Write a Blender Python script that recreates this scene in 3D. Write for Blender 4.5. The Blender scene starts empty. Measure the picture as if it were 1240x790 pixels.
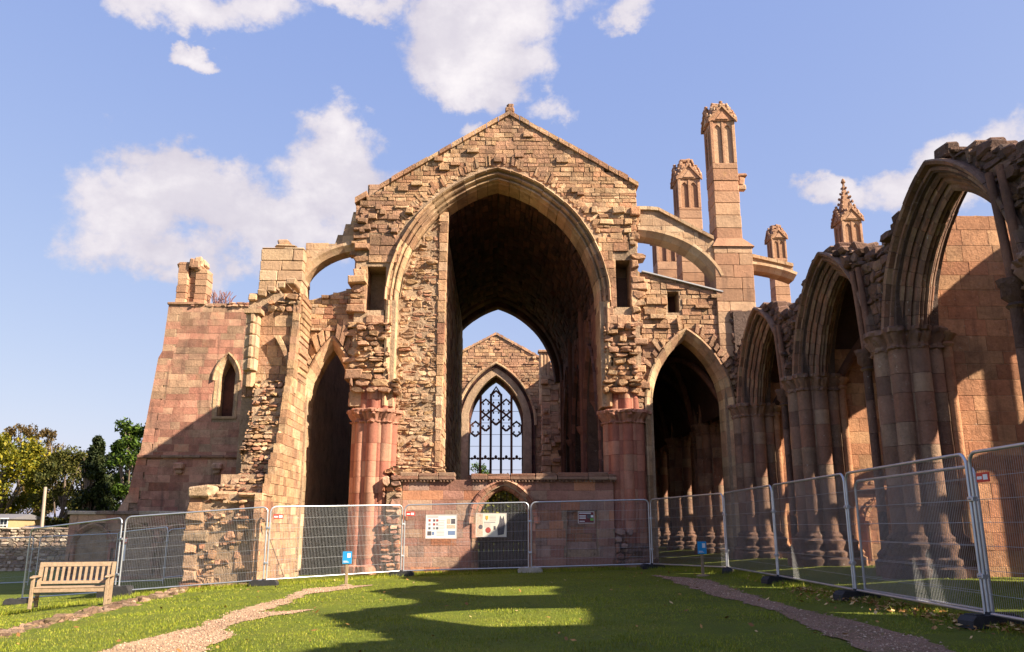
import bpy, math, random
import numpy as np
from math import sin, cos, tan, atan, atan2, asin, acos, sqrt, pi, radians
from mathutils import Vector, noise as mn

random.seed(11); np.random.seed(11)
R = random.random
def U(a, b): return a + (b - a) * random.random()
C = bpy.context.scene.collection
sc = bpy.context.scene

# ------------------------------------------------------------------ camera
EZ = 1.6; PITCH = radians(13.77); YAW = atan(20 / 1000 * cos(PITCH))
FWD = Vector((sin(YAW) * cos(PITCH), cos(YAW) * cos(PITCH), sin(PITCH)))
RGT = Vector((cos(YAW), -sin(YAW), 0)); UPV = RGT.cross(FWD)
cd = bpy.data.cameras.new('camera'); cam = bpy.data.objects.new('camera', cd); C.objects.link(cam)
cam.location = (0, 0, EZ); cam.rotation_mode = 'QUATERNION'; cam.rotation_quaternion = FWD.to_track_quat('-Z', 'Y')
cd.sensor_width = 36; cd.lens = 36 * 1000 / 1240; cd.clip_start = .1; cd.clip_end = 3000
sc.camera = cam
def ray(px, py): return FWD + RGT * ((px - 620) / 1000) + UPV * ((395 - py) / 1000)
def at(px, py, Y):
    d = ray(px, py); t = Y / d.y
    return Vector((d.x * t, Y, EZ + d.z * t))

# ------------------------------------------------------------------ ground height
GX = [-400, -60, -25, -14, -11, -9, -6.2, -2.7, 1, 5, 6.2, 8, 20, 400]
GZ = [-2.5, -1.6, -.95, -.5, -.27, -.04, .14, .25, .34, .44, .49, .7, .7, 1.5]
def ground_z(x, y): return float(np.interp(x, GX, GZ))
def onground(px, py):
    d = ray(px, py); z = .2
    for _ in range(12):
        t = (z - EZ) / d.z; z = ground_z(d.x * t, d.y * t)
    return Vector((d.x * t, d.y * t, z))

# ------------------------------------------------------------------ mesh builder
class MB:
    def __init__(s): s.v = []; s.f = []; s.m = []
    def add(s, vs, fs, mat=0):
        b = len(s.v); s.v.extend([tuple(p) for p in vs])
        for f in fs: s.f.append(tuple(i + b for i in f)); s.m.append(mat)
    def box(s, x0, x1, y0, y1, z0, z1, mat=0):
        s.add([(x0,y0,z0),(x1,y0,z0),(x1,y1,z0),(x0,y1,z0),(x0,y0,z1),(x1,y0,z1),(x1,y1,z1),(x0,y1,z1)],
              [(0,3,2,1),(4,5,6,7),(0,1,5,4),(1,2,6,5),(2,3,7,6),(3,0,4,7)], mat)
    def bbox(s, x0, x1, y0, y1, z0, z1, b=.02, mat=0, j=0.0):
        # box with chamfered edges, corners optionally jittered
        vs = []; idx = {}
        J = {}
        for ix, X in enumerate((x0, x1)):
            for iy, Y in enumerate((y0, y1)):
                for iz, Z in enumerate((z0, z1)):
                    o = (U(-j, j), U(-j, j), U(-j, j))
                    sx, sy, sz = 1 - 2*ix, 1 - 2*iy, 1 - 2*iz
                    for k, dd in enumerate(((0,1,1),(1,0,1),(1,1,0))):
                        idx[(ix,iy,iz,k)] = len(vs)
                        vs.append((X + o[0] + sx*b*dd[0], Y + o[1] + sy*b*dd[1], Z + o[2] + sz*b*dd[2]))
        g = lambda a, b_, c, k: idx[(a,b_,c,k)]
        fs = []
        for i in (0, 1):
            fs.append((g(i,0,0,0), g(i,1,0,0), g(i,1,1,0), g(i,0,1,0)))
            fs.append((g(0,i,0,1), g(1,i,0,1), g(1,i,1,1), g(0,i,1,1)))
            fs.append((g(0,0,i,2), g(1,0,i,2), g(1,1,i,2), g(0,1,i,2)))
        for i in (0, 1):
            for k in (0, 1):
                fs.append((g(i,k,0,0), g(i,k,1,0), g(i,k,1,1), g(i,k,0,1)))
                fs.append((g(i,0,k,0), g(i,1,k,0), g(i,1,k,2), g(i,0,k,2)))
                fs.append((g(0,i,k,1), g(1,i,k,1), g(1,i,k,2), g(0,i,k,2)))
                for l in (0, 1): fs.append((g(i,k,l,0), g(i,k,l,1), g(i,k,l,2)))
        s.add(vs, list(dict.fromkeys(fs)), mat)
    def tube(s, pts, r, n=8, mat=0, caps=True):
        pts = [Vector(p) for p in pts]; rs = r if isinstance(r, (list, tuple)) else [r] * len(pts)
        vs = []; fs = []; prev = None
        for i, p in enumerate(pts):
            d = (pts[min(i+1, len(pts)-1)] - pts[max(i-1, 0)])
            d = d.normalized() if d.length > 1e-9 else Vector((0,0,1))
            if prev is None:
                a = Vector((0,0,1)) if abs(d.z) < .9 else Vector((1,0,0))
                x = d.cross(a).normalized()
            else:
                x = prev - d * prev.dot(d); x = x.normalized() if x.length > 1e-6 else d.orthogonal().normalized()
            prev = x; y = d.cross(x)
            for k in range(n):
                t = 2*pi*k/n; vs.append(p + (x*cos(t) + y*sin(t)) * rs[i])
        for i in range(len(pts)-1):
            for k in range(n):
                a = i*n+k; b = i*n+(k+1) % n; fs.append((a, b, b+n, a+n))
        if caps: fs += [tuple(range(n-1, -1, -1)), tuple(range((len(pts)-1)*n, len(pts)*n))]
        s.add(vs, fs, mat)
    def slab(s, P, us, lo, hi, d0, d1, mat=0):
        us = list(us); n = len(us); vs = []
        for u in us:
            a = lo(u) if callable(lo) else lo; b = hi(u) if callable(hi) else hi
            b = max(b, a + .001)
            vs += [P(u,a,d0), P(u,b,d0), P(u,b,d1), P(u,a,d1)]
        fs = []
        for i in range(n-1):
            a = 4*i; b = a+4
            for k in range(4): fs.append((a+k, b+k, b+(k+1)%4, a+(k+1)%4))
        fs += [(0,1,2,3), (4*n-1,4*n-2,4*n-3,4*n-4)]
        s.add(vs, fs, mat)
    def prism(s, poly, h0, h1, M, mat=0):
        # polygon (a,b) extruded between h0 and h1, M maps (a,b,h) to a point
        n = len(poly)
        s.add([M(a,b,h0) for a,b in poly] + [M(a,b,h1) for a,b in poly],
              [tuple(range(n-1,-1,-1)), tuple(range(n,2*n))] + [(i,(i+1)%n,n+(i+1)%n,n+i) for i in range(n)], mat)
    def rings(s, contour, prof, cx=0, cy=0, mat=0, nz=0.0, nf=6):
        # contour: list of (angle, radius); prof: list of (z, offset)
        n = len(contour); vs = []; fs = []
        for z, o in prof:
            for t, r in contour:
                q = r + o
                if nz: q += nz * mn.noise(Vector((cos(t)*q*nf, sin(t)*q*nf, z*nf)))
                vs.append((cx + q*cos(t), cy + q*sin(t), z))
        for i in range(len(prof)-1):
            for k in range(n):
                a = i*n+k; b = i*n+(k+1) % n; fs.append((a, b, b+n, a+n))
        fs += [tuple(range(n-1,-1,-1)), tuple(range((len(prof)-1)*n, len(prof)*n))]
        s.add(vs, fs, mat)
    def mesh(s, name, mats):
        me = bpy.data.meshes.new(name); me.from_pydata(s.v, [], s.f)
        for m in mats if isinstance(mats, (list, tuple)) else [mats]: me.materials.append(m)
        if any(s.m): me.polygons.foreach_set('material_index', s.m)
        me.update(); return me

W = {}
def mk(name, mb, mats, parent=None, loc=(0,0,0), smooth=None, fixn=True):
    me = mb.mesh(name, mats) if isinstance(mb, MB) else mb
    if isinstance(mb, MB) and fixn:
        import bmesh
        bm = bmesh.new(); bm.from_mesh(me); bmesh.ops.recalc_face_normals(bm, faces=bm.faces); bm.to_mesh(me); bm.free()
    if smooth is not None:
        me.polygons.foreach_set('use_smooth', [True] * len(me.polygons))
        if smooth < 179: me.set_sharp_from_angle(angle=radians(smooth))
    o = bpy.data.objects.new(name, me); C.objects.link(o)
    w = Vector(loc)
    if parent: o.parent = parent; o.location = w - W.get(parent.name, Vector((0,0,0)))
    else: o.location = w
    W[o.name] = w
    return o
def tag(o, label, cat, group=None, kind='thing'):
    o['label'] = label
    if cat: o['category'] = cat
    if group: o['group'] = group
    o['kind'] = kind
    return o
def struct(o, kind='structure'): o['kind'] = kind; return o
def empty(name, loc=(0,0,0), rz=0):
    o = bpy.data.objects.new(name, None); C.objects.link(o); o.location = loc; o.rotation_euler = (0,0,rz); o.empty_display_size = .2
    return o
def copy_tree(o, parent=None, off=None):
    c = o.copy(); C.objects.link(c)
    if parent: c.parent = parent
    if off is not None: c.location = o.location + Vector(off)
    for ch in list(o.children): copy_tree(ch, c)
    return c

# ------------------------------------------------------------------ materials
class NT:
    def __init__(s, tree): s.t = tree; s.n = tree.nodes; s.l = tree.links
    def new(s, typ, **kw):
        n = s.n.new(typ)
        for k, v in kw.items(): setattr(n, k, v)
        return n
    def set(s, sock, v):
        if v is None: return
        if hasattr(v, 'links') or isinstance(v, bpy.types.NodeSocket): s.l.new(v, sock)
        else: sock.default_value = v
    def math(s, op, a, b=None, c=None, clamp=False):
        n = s.new('ShaderNodeMath', operation=op, use_clamp=clamp); s.set(n.inputs[0], a); s.set(n.inputs[1], b); s.set(n.inputs[2], c); return n.outputs[0]
    def noise(s, vec, scale, detail=4, rough=.55, dist=0):
        n = s.new('ShaderNodeTexNoise'); s.set(n.inputs['Vector'], vec); n.inputs['Scale'].default_value = scale
        n.inputs['Detail'].default_value = detail; n.inputs['Roughness'].default_value = rough; n.inputs['Distortion'].default_value = dist; return n.outputs['Fac']
    def ramp(s, fac, stops, interp='LINEAR'):
        n = s.new('ShaderNodeValToRGB'); r = n.color_ramp; r.interpolation = interp
        while len(r.elements) < len(stops): r.elements.new(.5)
        for e, (p, c) in zip(r.elements, stops): e.position = p; e.color = (*c, 1) if len(c) == 3 else c
        s.set(n.inputs[0], fac); return n.outputs[0]
    def step(s, fac, a, b):
        n = s.new('ShaderNodeMapRange', clamp=True, interpolation_type='SMOOTHSTEP'); s.set(n.inputs[0], fac); n.inputs[1].default_value = a; n.inputs[2].default_value = b; return n.outputs[0]
    def mix(s, fac, a, b, mode='MIX'):
        n = s.new('ShaderNodeMix', data_type='RGBA', blend_type=mode)
        s.set(n.inputs[0], fac)
        for sock, v in ((n.inputs[6], a), (n.inputs[7], b)):
            if isinstance(v, (tuple, list)): sock.default_value = (*v, 1) if len(v) == 3 else v
            else: s.l.new(v, sock)
        return n.outputs[2]
    def vmul(s, v, k):
        n = s.new('ShaderNodeVectorMath', operation='MULTIPLY'); s.set(n.inputs[0], v); n.inputs[1].default_value = k; return n.outputs[0]
def base_mat(name, rough=.85):
    m = bpy.data.materials.new(name); m.use_nodes = True; nt = NT(m.node_tree)
    b = m.node_tree.nodes['Principled BSDF']; b.inputs['Roughness'].default_value = rough
    b.inputs['Specular IOR Level'].default_value = .25
    return m, nt, b
def stone(name, pal, var=.35, soot=(.09,.055,.045), sootamt=.35, lichen=0.0, lichen_col=(.55,.5,.42), ochre=.25, bump=.6, streak=.3, fine=1.0, pits=.55, alt=None):
    m, nt, b = base_mat(name, .9)
    geo = nt.new('ShaderNodeNewGeometry'); pos = geo.outputs['Position']; rnd = geo.outputs['Random Per Island']
    n = len(pal); col = nt.ramp(rnd, [(i / n, c) for i, c in enumerate(pal)], 'CONSTANT')
    r2 = nt.math('FRACT', nt.math('MULTIPLY', rnd, 37.31))
    # value shift per stone and a blotchy change inside a stone
    if alt: col = nt.mix(nt.math('MULTIPLY', nt.step(nt.math('ADD', nt.noise(pos, .35, 4, .6), nt.math('MULTIPLY', nt.math('SUBTRACT', rnd, .5), .25)), .42, .62), .9), col, alt)
    mid = nt.noise(pos, 3.2, 5, .65); f = nt.noise(pos, 17, 6, .7)
    val = nt.math('ADD', nt.math('MULTIPLY', nt.math('SUBTRACT', r2, .5), var * 1.1), nt.math('MULTIPLY', nt.math('SUBTRACT', mid, .5), var * 1.9))
    val = nt.math('ADD', val, nt.math('MULTIPLY', nt.math('SUBTRACT', f, .5), var * 2.1 * fine))
    val = nt.math('ADD', val, 1.0)
    hs = nt.new('ShaderNodeHueSaturation'); nt.set(hs.inputs['Value'], val); nt.set(hs.inputs['Color'], col)
    c = hs.outputs[0]
    pit = nt.step(nt.noise(pos, 8.5, 6, .72), .60, .70)
    c = nt.mix(nt.math('MULTIPLY', pit, pits), c, tuple(q*.2 for q in pal[0]))
    blot = nt.noise(pos, 1.25, 6, .68, .4)
    c = nt.mix(nt.math('MULTIPLY', nt.step(blot, .50, .66), var*.9), c, tuple(q*.5 for q in pal[1 % len(pal)]))
    big = nt.noise(pos, .45, 5, .6, .6)
    if sootamt: c = nt.mix(nt.math('MULTIPLY', nt.step(big, .48, .72), sootamt), c, soot)
    if streak:
        sv = nt.vmul(pos, (2.2, 2.2, .22)); st = nt.noise(sv, 1.6, 5, .6)
        c = nt.mix(nt.math('MULTIPLY', nt.step(st, .54, .74), streak), c, soot)
    if ochre: c = nt.mix(nt.math('MULTIPLY', nt.step(nt.noise(pos, 1.7, 6, .7), .6, .75), ochre), c, (.36,.22,.07))
    if lichen:
        l1 = nt.step(nt.noise(pos, 9, 6, .75), .61, .69); l2 = nt.step(nt.noise(pos, .8, 3, .6), .42, .6)
        c = nt.mix(nt.math('MULTIPLY', nt.math('MULTIPLY', l1, l2), lichen), c, lichen_col)
    nt.set(b.inputs['Base Color'], c)
    h = nt.math('ADD', nt.math('MULTIPLY', nt.noise(pos, 11, 7, .68), .7), nt.math('MULTIPLY', nt.noise(pos, 46, 4, .6), .3))
    bp = nt.new('ShaderNodeBump'); bp.inputs['Strength'].default_value = bump; bp.inputs['Distance'].default_value = .07
    nt.set(bp.inputs['Height'], nt.math('SUBTRACT', h, nt.math('MULTIPLY', pit, .22))); nt.set(b.inputs['Normal'], bp.outputs[0])
    return m
def plain(name, col, rough=.6, metal=0, var=.15, scale=8, bump=0.0, spec=.4):
    m, nt, b = base_mat(name, rough); b.inputs['Metallic'].default_value = metal; b.inputs['Specular IOR Level'].default_value = spec
    tc = nt.new('ShaderNodeNewGeometry').outputs['Position']
    f = nt.noise(tc, scale, 5, .6)
    hs = nt.new('ShaderNodeHueSaturation'); hs.inputs['Color'].default_value = (*col, 1)
    nt.set(hs.inputs['Value'], nt.math('ADD', 1.0, nt.math('MULTIPLY', nt.math('SUBTRACT', f, .5), var * 3)))
    nt.set(b.inputs['Base Color'], hs.outputs[0])
    if bump:
        bp = nt.new('ShaderNodeBump'); bp.inputs['Strength'].default_value = bump; bp.inputs['Distance'].default_value = .02
        nt.set(bp.inputs['Height'], nt.noise(tc, scale * 4, 4)); nt.set(b.inputs['Normal'], bp.outputs[0])
    return m

def squash(pal, k):
    m = [sum(c[i] for c in pal)/len(pal) for i in range(3)]
    return [tuple(m[i]+(c[i]-m[i])*k for i in range(3)) for c in pal]
TAN = [(.46,.30,.165),(.40,.255,.145),(.53,.37,.225),(.36,.215,.125),(.43,.245,.135),(.49,.35,.205),(.33,.17,.095)]
PINK = [(.40,.21,.145),(.36,.18,.125),(.44,.25,.175),(.33,.155,.11),(.41,.24,.17),(.38,.155,.09),(.46,.31,.21)]
CREAM = [(.48,.32,.185),(.43,.28,.16),(.52,.365,.225),(.41,.255,.145)]
RUB = [(.46,.29,.16),(.39,.23,.13),(.53,.36,.22),(.33,.18,.115),(.43,.27,.16),(.50,.38,.25),(.31,.14,.085),(.45,.30,.15),(.38,.26,.17)]
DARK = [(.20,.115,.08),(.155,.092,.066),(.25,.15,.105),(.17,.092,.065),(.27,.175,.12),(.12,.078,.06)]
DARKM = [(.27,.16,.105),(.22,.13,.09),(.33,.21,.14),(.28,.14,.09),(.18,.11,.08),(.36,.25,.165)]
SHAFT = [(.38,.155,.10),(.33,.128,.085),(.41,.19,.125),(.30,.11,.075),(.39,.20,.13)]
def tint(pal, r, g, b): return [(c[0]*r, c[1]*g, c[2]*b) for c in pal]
TAN, PINK, RUB, DARK, DARKM = tint(squash(TAN,.8),1.08,1.0,.98), tint(squash(PINK,.75),1.08,.94,.92), tint(squash(RUB,.8),1.08,1.0,.98), tint(squash(DARK,.8),.85,.79,.79), tint(squash(DARKM,.7),.9,.84,.84)  # weathered arcade palettes lowered to deepen its shade, sunlit facade palettes raised
S_tan = stone('tan_sandstone', TAN, alt=(.41,.225,.14), var=.55, lichen=.75, lichen_col=(.58,.49,.38), sootamt=.6, streak=.4, bump=1.2, pits=.85)
S_rub = stone('rubble_sandstone', RUB, var=.6, lichen=.6, bump=1.2, streak=.25, sootamt=.45, pits=.85)
S_pink = stone('pink_ashlar', PINK, alt=(.43,.27,.17), var=.5, lichen=.5, streak=.6, sootamt=.6, pits=.45)
S_screen = stone('screen_blocks', [(.36,.19,.135),(.40,.165,.09),(.34,.17,.125),(.43,.27,.185),(.38,.21,.15),(.31,.15,.11),(.44,.20,.11),(.35,.22,.17)], var=.4, lichen=.3, streak=.4, sootamt=.5, pits=.35)
S_cream = stone('dressed_sandstone', CREAM, var=.45, lichen=.3, sootamt=.5, streak=.5, bump=.7, pits=.5, alt=(.42,.235,.14))
S_shaft = stone('red_sandstone_drums', SHAFT, var=.3, pits=.3, sootamt=.22, streak=.25, ochre=.1, bump=.35)
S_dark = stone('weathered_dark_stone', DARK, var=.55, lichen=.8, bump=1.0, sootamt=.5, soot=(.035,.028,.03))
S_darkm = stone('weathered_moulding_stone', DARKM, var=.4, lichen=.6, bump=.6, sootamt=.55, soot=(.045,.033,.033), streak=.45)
S_chap = stone('chapel_ashlar', squash([(.43,.195,.10),(.37,.16,.085),(.46,.235,.125),(.34,.13,.07),(.45,.27,.145)],.5), var=.45, lichen=.5, streak=.6, sootamt=.65, soot=(.10,.05,.035))
S_sootshade = stone('soot_shade_stone', [(.10,.042,.030),(.075,.034,.026),(.125,.052,.034),(.062,.03,.025)], var=.5, sootamt=.5, soot=(.035,.022,.02), bump=.9)  # vault soot, darkened further for shade; also painted into shaded recesses
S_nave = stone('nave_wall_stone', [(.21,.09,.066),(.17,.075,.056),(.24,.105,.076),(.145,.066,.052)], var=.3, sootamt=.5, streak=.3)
S_old = stone('old_rubble', [(.42,.33,.24),(.36,.27,.20),(.48,.39,.30),(.30,.21,.16)], var=.5, bump=1.0)
MORTAR = stone('mortar', [(.37,.25,.16),(.37,.25,.16)], var=.6, bump=1.2, streak=.2)
MORTARD = stone('dark_mortar', [(.10,.065,.052),(.10,.065,.052)], var=.6, bump=1.2, lichen=.4)

# ------------------------------------------------------------------ masonry
def FY(y0): return lambda u, z, d: (u, y0 - d, z)      # face looking at -Y
def BY(y0): return lambda u, z, d: (u, y0 + d, z)      # face looking at +Y
def FX(x0): return lambda u, z, d: (x0 - d, u, z)      # face looking at -X
def GXp(x0): return lambda u, z, d: (x0 + d, u, z)     # face looking at +X
def block(mb, P, a, b, z0, z1, pop, depth, bev, j, mat=0):
    q = [(a,z0),(b,z0),(b,z1),(a,z1)]; sg = [(1,1),(-1,1),(-1,-1),(1,-1)]
    q = [(x+U(-j,j), z+U(-j,j)) for x, z in q]; be = min(bev, (b-a)*.3, (z1-z0)*.3)
    vs = [P(x,z,-depth) for x, z in q] + [P(x,z,pop-be) for x, z in q]
    k = j * .6
    vs += [P(x+s*be, z+t*be, pop+U(-k,k)) for (x,z),(s,t) in zip(q, sg)]
    fs = [(i,(i+1)%4,4+(i+1)%4,4+i) for i in range(4)] + [(4+i,4+(i+1)%4,8+(i+1)%4,8+i) for i in range(4)] + [(8,9,10,11)]
    mb.add(vs, fs, mat)
def rock(mb, P, a, b, z0, z1, pop, depth, mat=0, j=.03):
    # irregular field stone: octagon-ish face with a raised centre
    uc, zc = (a+b)/2, (z0+z1)/2; hu, hz = (b-a)/2, (z1-z0)/2; n = random.choice((6,7,8,8)); ph = R()*6; e = U(3.5, 9)
    o = []; i_ = []; tilt = (U(-.5,.5)*j, U(-.5,.5)*j)
    for k in range(n):
        t = ph + 2*pi*(k+U(-.22,.22))/n
        c, s = cos(t), sin(t); rr = (abs(c)**e + abs(s)**e) ** (-1/e) * U(.84, 1.06); q = U(.74,.93)
        o.append((uc+hu*c*rr, zc+hz*s*rr)); i_.append((uc+hu*c*rr*q, zc+hz*s*rr*q, pop+U(-j,j)*.7+tilt[0]*c*2+tilt[1]*s*2))
    vs = [P(x,z,-depth) for x,z in o] + [P(x,z,pop*.6-.014+U(-j,j)*.4) for x,z in o] + [P(*q) for q in i_] + [P(uc+U(-.4,.4)*hu, zc+U(-.4,.4)*hz, pop+U(-.3,.6)*j)]
    fs = []
    for k in range(n):
        k2 = (k+1) % n
        fs += [(k,k2,n+k2,n+k), (n+k,n+k2,2*n+k2,2*n+k), (2*n+k,2*n+k2,3*n)]
    mb.add(vs, fs, mat)
def masonry(mb, P, u0, u1, z0, z1, inside=None, ch=(.24,.34), ln=(.4,.8), pop=(0,.012), gap=.004, bev=.007, j=.004, depth=.2, rough=False, mat=0, skip=0.0, big=0.0):
    z = z0
    while z < z1 - .03:
        h = U(*ch)
        if z + h > z1 - ch[0] * .5: h = z1 - z
        u = u0 - R() * ln[1]
        while u < u1:
            l = U(*ln); a, b = max(u, u0), min(u + l, u1); u += l
            if b - a < .05: continue
            za, zb = z, z + h
            parts = [(za, zb)]
            if rough and h > ch[0] * 1.2 and R() < .3:
                zm = za + h * U(.4, .6); parts = [(za, zm), (zm, zb)]
            for (p, q) in parts:
                aa, bb = a, b
                if inside:
                    ok = lambda A, B: all(inside(x, y) for x in (A, (A+B)/2, B) for y in (p+.01, q-.01))
                    if not ok(aa, bb):
                        w = (bb - aa) / 4; done = False
                        for A, B in ((aa+w,bb),(aa,bb-w),(aa+2*w,bb),(aa,bb-2*w),(aa+3*w,bb),(aa,bb-3*w)):
                            if ok(A, B): aa, bb, done = A, B, True; break
                        if not done: continue
                if bb - aa < .04 or (skip and R() < skip): continue
                pp = U(*pop)
                if big and R() < big: pp += U(.04, .14)
                if rough: rock(mb, P, aa+gap, bb-gap, p+gap, q-gap, pp, depth, mat)
                else: block(mb, P, aa+gap, bb-gap, p+gap, q-gap, pp, depth, bev, j, mat)
        z += h
class Arch:
    def __init__(s, uc, a, zs, rise):
        s.uc, s.a, s.zs, s.rise = uc, a, zs, rise; s.Rr = (a*a + rise*rise) / (2*a); s.c = s.Rr - a; s.zb = zs
    def z(s, u, n=0):
        x = abs(u - s.uc); q = (s.Rr+n)**2 - (x+s.c)**2
        return s.zs + sqrt(q) if q > 0 else s.zs
    def out(s, u, z, m=0):
        x = abs(u - s.uc)
        if z < s.zs: return x >= s.a + m
        return (x + s.c)**2 + (z - s.zs)**2 >= (s.Rr + m)**2
    def pt(s, side, t, n):
        th = acos(min(1, s.c / (s.Rr + n))); t0 = asin(max(0, s.zb - s.zs) / (s.Rr + n)); th = t0 + (th - t0) * t
        return (s.uc + side * ((s.Rr+n)*cos(th) - s.c), s.zs + (s.Rr+n)*sin(th))
def ring(mb, P, A, prof, nv=9, sub=3, gap=.006, jit=.006, mat=0, keep=1.0):
    for side in (-1, 1):
        for i in range(nv):
            if keep < 1 and R() > keep: continue
            t0, t1 = i/nv, (i+1)/nv; g = gap / (A.Rr * 1.2); t0 += g if i else 0; t1 -= g if i < nv-1 else 0
            o = U(-jit, jit); vs = []; m = len(prof)
            for k in range(sub+1):
                t = t0 + (t1-t0)*k/sub
                for n, d in prof:
                    u, z = A.pt(side, t, n + o); vs.append(P(u, z, d + o))
            fs = [(k*m+q, k*m+q+1, (k+1)*m+q+1, (k+1)*m+q) for k in range(sub) for q in range(m-1)]
            fs += [tuple(range(m)), tuple(range(sub*m, (sub+1)*m))]
            mb.add(vs, fs, mat)
def jamb(mb, P, A, prof, z0, ch=(.3,.5), gap=.006, jit=.005, mat=0, sides=(-1,1)):
    for side in sides:
        z = z0
        while z < A.zs - .01:
            h = U(*ch); z1 = min(z+h, A.zs)
            if A.zs - z1 < .15: z1 = A.zs
            o = U(-jit, jit); m = len(prof)
            vs = [P(A.uc + side*(A.a+n+o), zz, d+o) for zz in (z+gap, z1-gap) for n, d in prof]
            mb.add(vs, [(q, q+1, m+q+1, m+q) for q in range(m-1)] + [tuple(range(m)), tuple(range(m, 2*m))], mat)
            z = z1
def lobes(spec, core, n=112):
    out = []
    for k in range(n):
        t = 2*pi*k/n; r = core
        for ang, rc, rl in spec:
            d = (t - ang + pi) % (2*pi) - pi; q = rl*rl - (rc*sin(d))**2
            if abs(d) < pi/2 and q > 0: r = max(r, rc*cos(d) + sqrt(q))
        out.append((t, r))
    return out
def drums(mb, contour, z0, z1, cx=0, cy=0, ch=(.35,.55), mat=0, gap=.004, jit=.006):
    z = z0
    while z < z1 - .01:
        h = U(*ch); zb = z + h
        if z1 - zb < .2: zb = z1
        o = U(-jit, jit); mb.rings(contour, [(z+gap, o), (zb-gap, o)], cx + U(-jit,jit), cy + U(-jit,jit), mat); z = zb
def lin(a, b, n): return [a + (b-a)*i/(n-1) for i in range(n)]
def nz1(u, f=1.0, s=0): return mn.noise(Vector((u*f, s*7.3, s*1.7+.5)))

# ================================================================== ABBEY
ABB = empty('abbey_ruin', (0, 27, .3)); W[ABB.name] = Vector((0, 27, .3))
tag(ABB, 'roofless red sandstone abbey ruin with a great gabled nave arch, arcades and pinnacles', 'abbey')
YF = 27.0; PF = FY(YF)

# ---- west gable wall with the great arch
A0 = Arch(.05, 3.44, 9.1, 4.42)
apx, apz = .45, 16.15
def gable(u):
    return 12.75 + (u + 4.9) * (apz-12.75)/(apx+4.9) if u < apx else apz - (u-apx)*(apz-13.45)/(4.92-apx)
g = MB()
ul = lin(-4.85, A0.uc-A0.a-.3, 6); um = lin(A0.uc-A0.a-.3, A0.uc+A0.a+.3, 41); ur = lin(A0.uc+A0.a+.3, 4.9, 6)
sl, sr = (-4.42, -3.77, 8.75, 10.3), (4.08, 4.6, 8.9, 10.58)
g.slab(PF, um, lambda u: A0.z(u, .3) if abs(u-A0.uc) < A0.a+.3 else A0.zs, lambda u: gable(u)-.12, -.025, -1.3, 1)
for (x0, x1, s_) in ((-4.8, A0.uc-A0.a-.3, sl), (A0.uc+A0.a+.3, 4.85, sr)):
    g.slab(PF, [x0, s_[0]], 5.5, 12.2 if x0 < 0 else 12.9, -.025, -1.3, 1); g.slab(PF, [s_[1], x1], 5.5, lambda u: gable(u)-.12, -.025, -1.3, 1)
    g.slab(PF, [s_[0], s_[1]], 5.5, s_[2], -.025, -1.3, 1); g.slab(PF, lin(s_[0], s_[1], 4), s_[3], lambda u: gable(u)-.12, -.025, -1.3, 1)
    g.slab(PF, [s_[0], s_[1]], s_[2], s_[3], -1.0, -1.3, 1)
g.slab(PF, [-3.8, A0.uc-A0.a-.02], 5.5, 9.1, -.025, -1.3, 1); g.slab(PF, [A0.uc+A0.a+.02, 3.9], 5.5, 9.1, -.025, -1.3, 1)
inslit = lambda u, z, m=0: any(s_[0]-m < u < s_[1]+m and s_[2]-m < z < s_[3]+m for s_ in (sl, sr))
def in_gable(u, z): return A0.out(u, z, .5) and z < gable(u) - .1 and not inslit(u, z)
# gable field above the arch: squared rubble courses
masonry(g, PF, -4.9, 4.9, 12.0, 16.1, in_gable, (.10,.21), (.16,.46), (-.008,.022), .004, .012, .012, .2, big=.025)
# haunches rough
for a, b in ((-4.75, -2.6), (2.7, 4.85)):
    masonry(g, PF, a, b, 11.3, 12.5, lambda u, z: A0.out(u, z, .55) and z < gable(u)-.1, (.12,.26), (.18,.55), (-.02,.07), .005, .025, .025, .3, big=.18)
# dressed ashlar round the slits, teeth on the outer edges, ragged core below
masonry(g, PF, -4.38, -3.28, 8.3, 11.4, lambda u, z: A0.out(u, z, .12) and not inslit(u, z), (.26,.36), (.35,.65), (.02,.05), .006, .012, .004, .25)
masonry(g, PF, 3.5, 4.55, 8.3, 11.4, lambda u, z: A0.out(u, z, .12) and not inslit(u, z), (.26,.36), (.35,.65), (.02,.05), .006, .012, .004, .25)
for (e0, e1, sgn) in ((-4.95, -4.38, -1), (4.55, 4.95, 1)):
    z = 6.1
    while z < 12.3:
        h = U(.18, .36); k = R()
        a, b = (e0 - U(-.12,.16), e1 + U(-.1,.06)) if sgn < 0 else (e0 + U(-.06,.1), e1 + U(-.12,.22))
        if inslit(b if sgn < 0 else a, z+h/2, .02): a, b = (a, min(b, -4.43)) if sgn < 0 else (max(a, 4.61), b)
        if k < .82: (block if k < .4 else rock)(g, PF, a, b, z+.008, z+h-.008, U(.0,.24) if k < .5 else U(-.06,.08), .5, *((.035, .035) if k < .4 else ()))
        z += h
for a, b in ((-4.7, -3.3), (3.6, 4.7)):
    masonry(g, PF, a, b, 6.35, 8.3, lambda u, z: A0.out(u, z, .1), (.11,.27), (.16,.5), (-.04,.2), .006, .03, .03, .4, rough=True, big=.35)
    masonry(g, PF, a-.1, b+.15, 5.9, 6.4, None, (.2,.3), (.3,.7), (.12,.4), .015, .04, .04, .5, rough=True)
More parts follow.
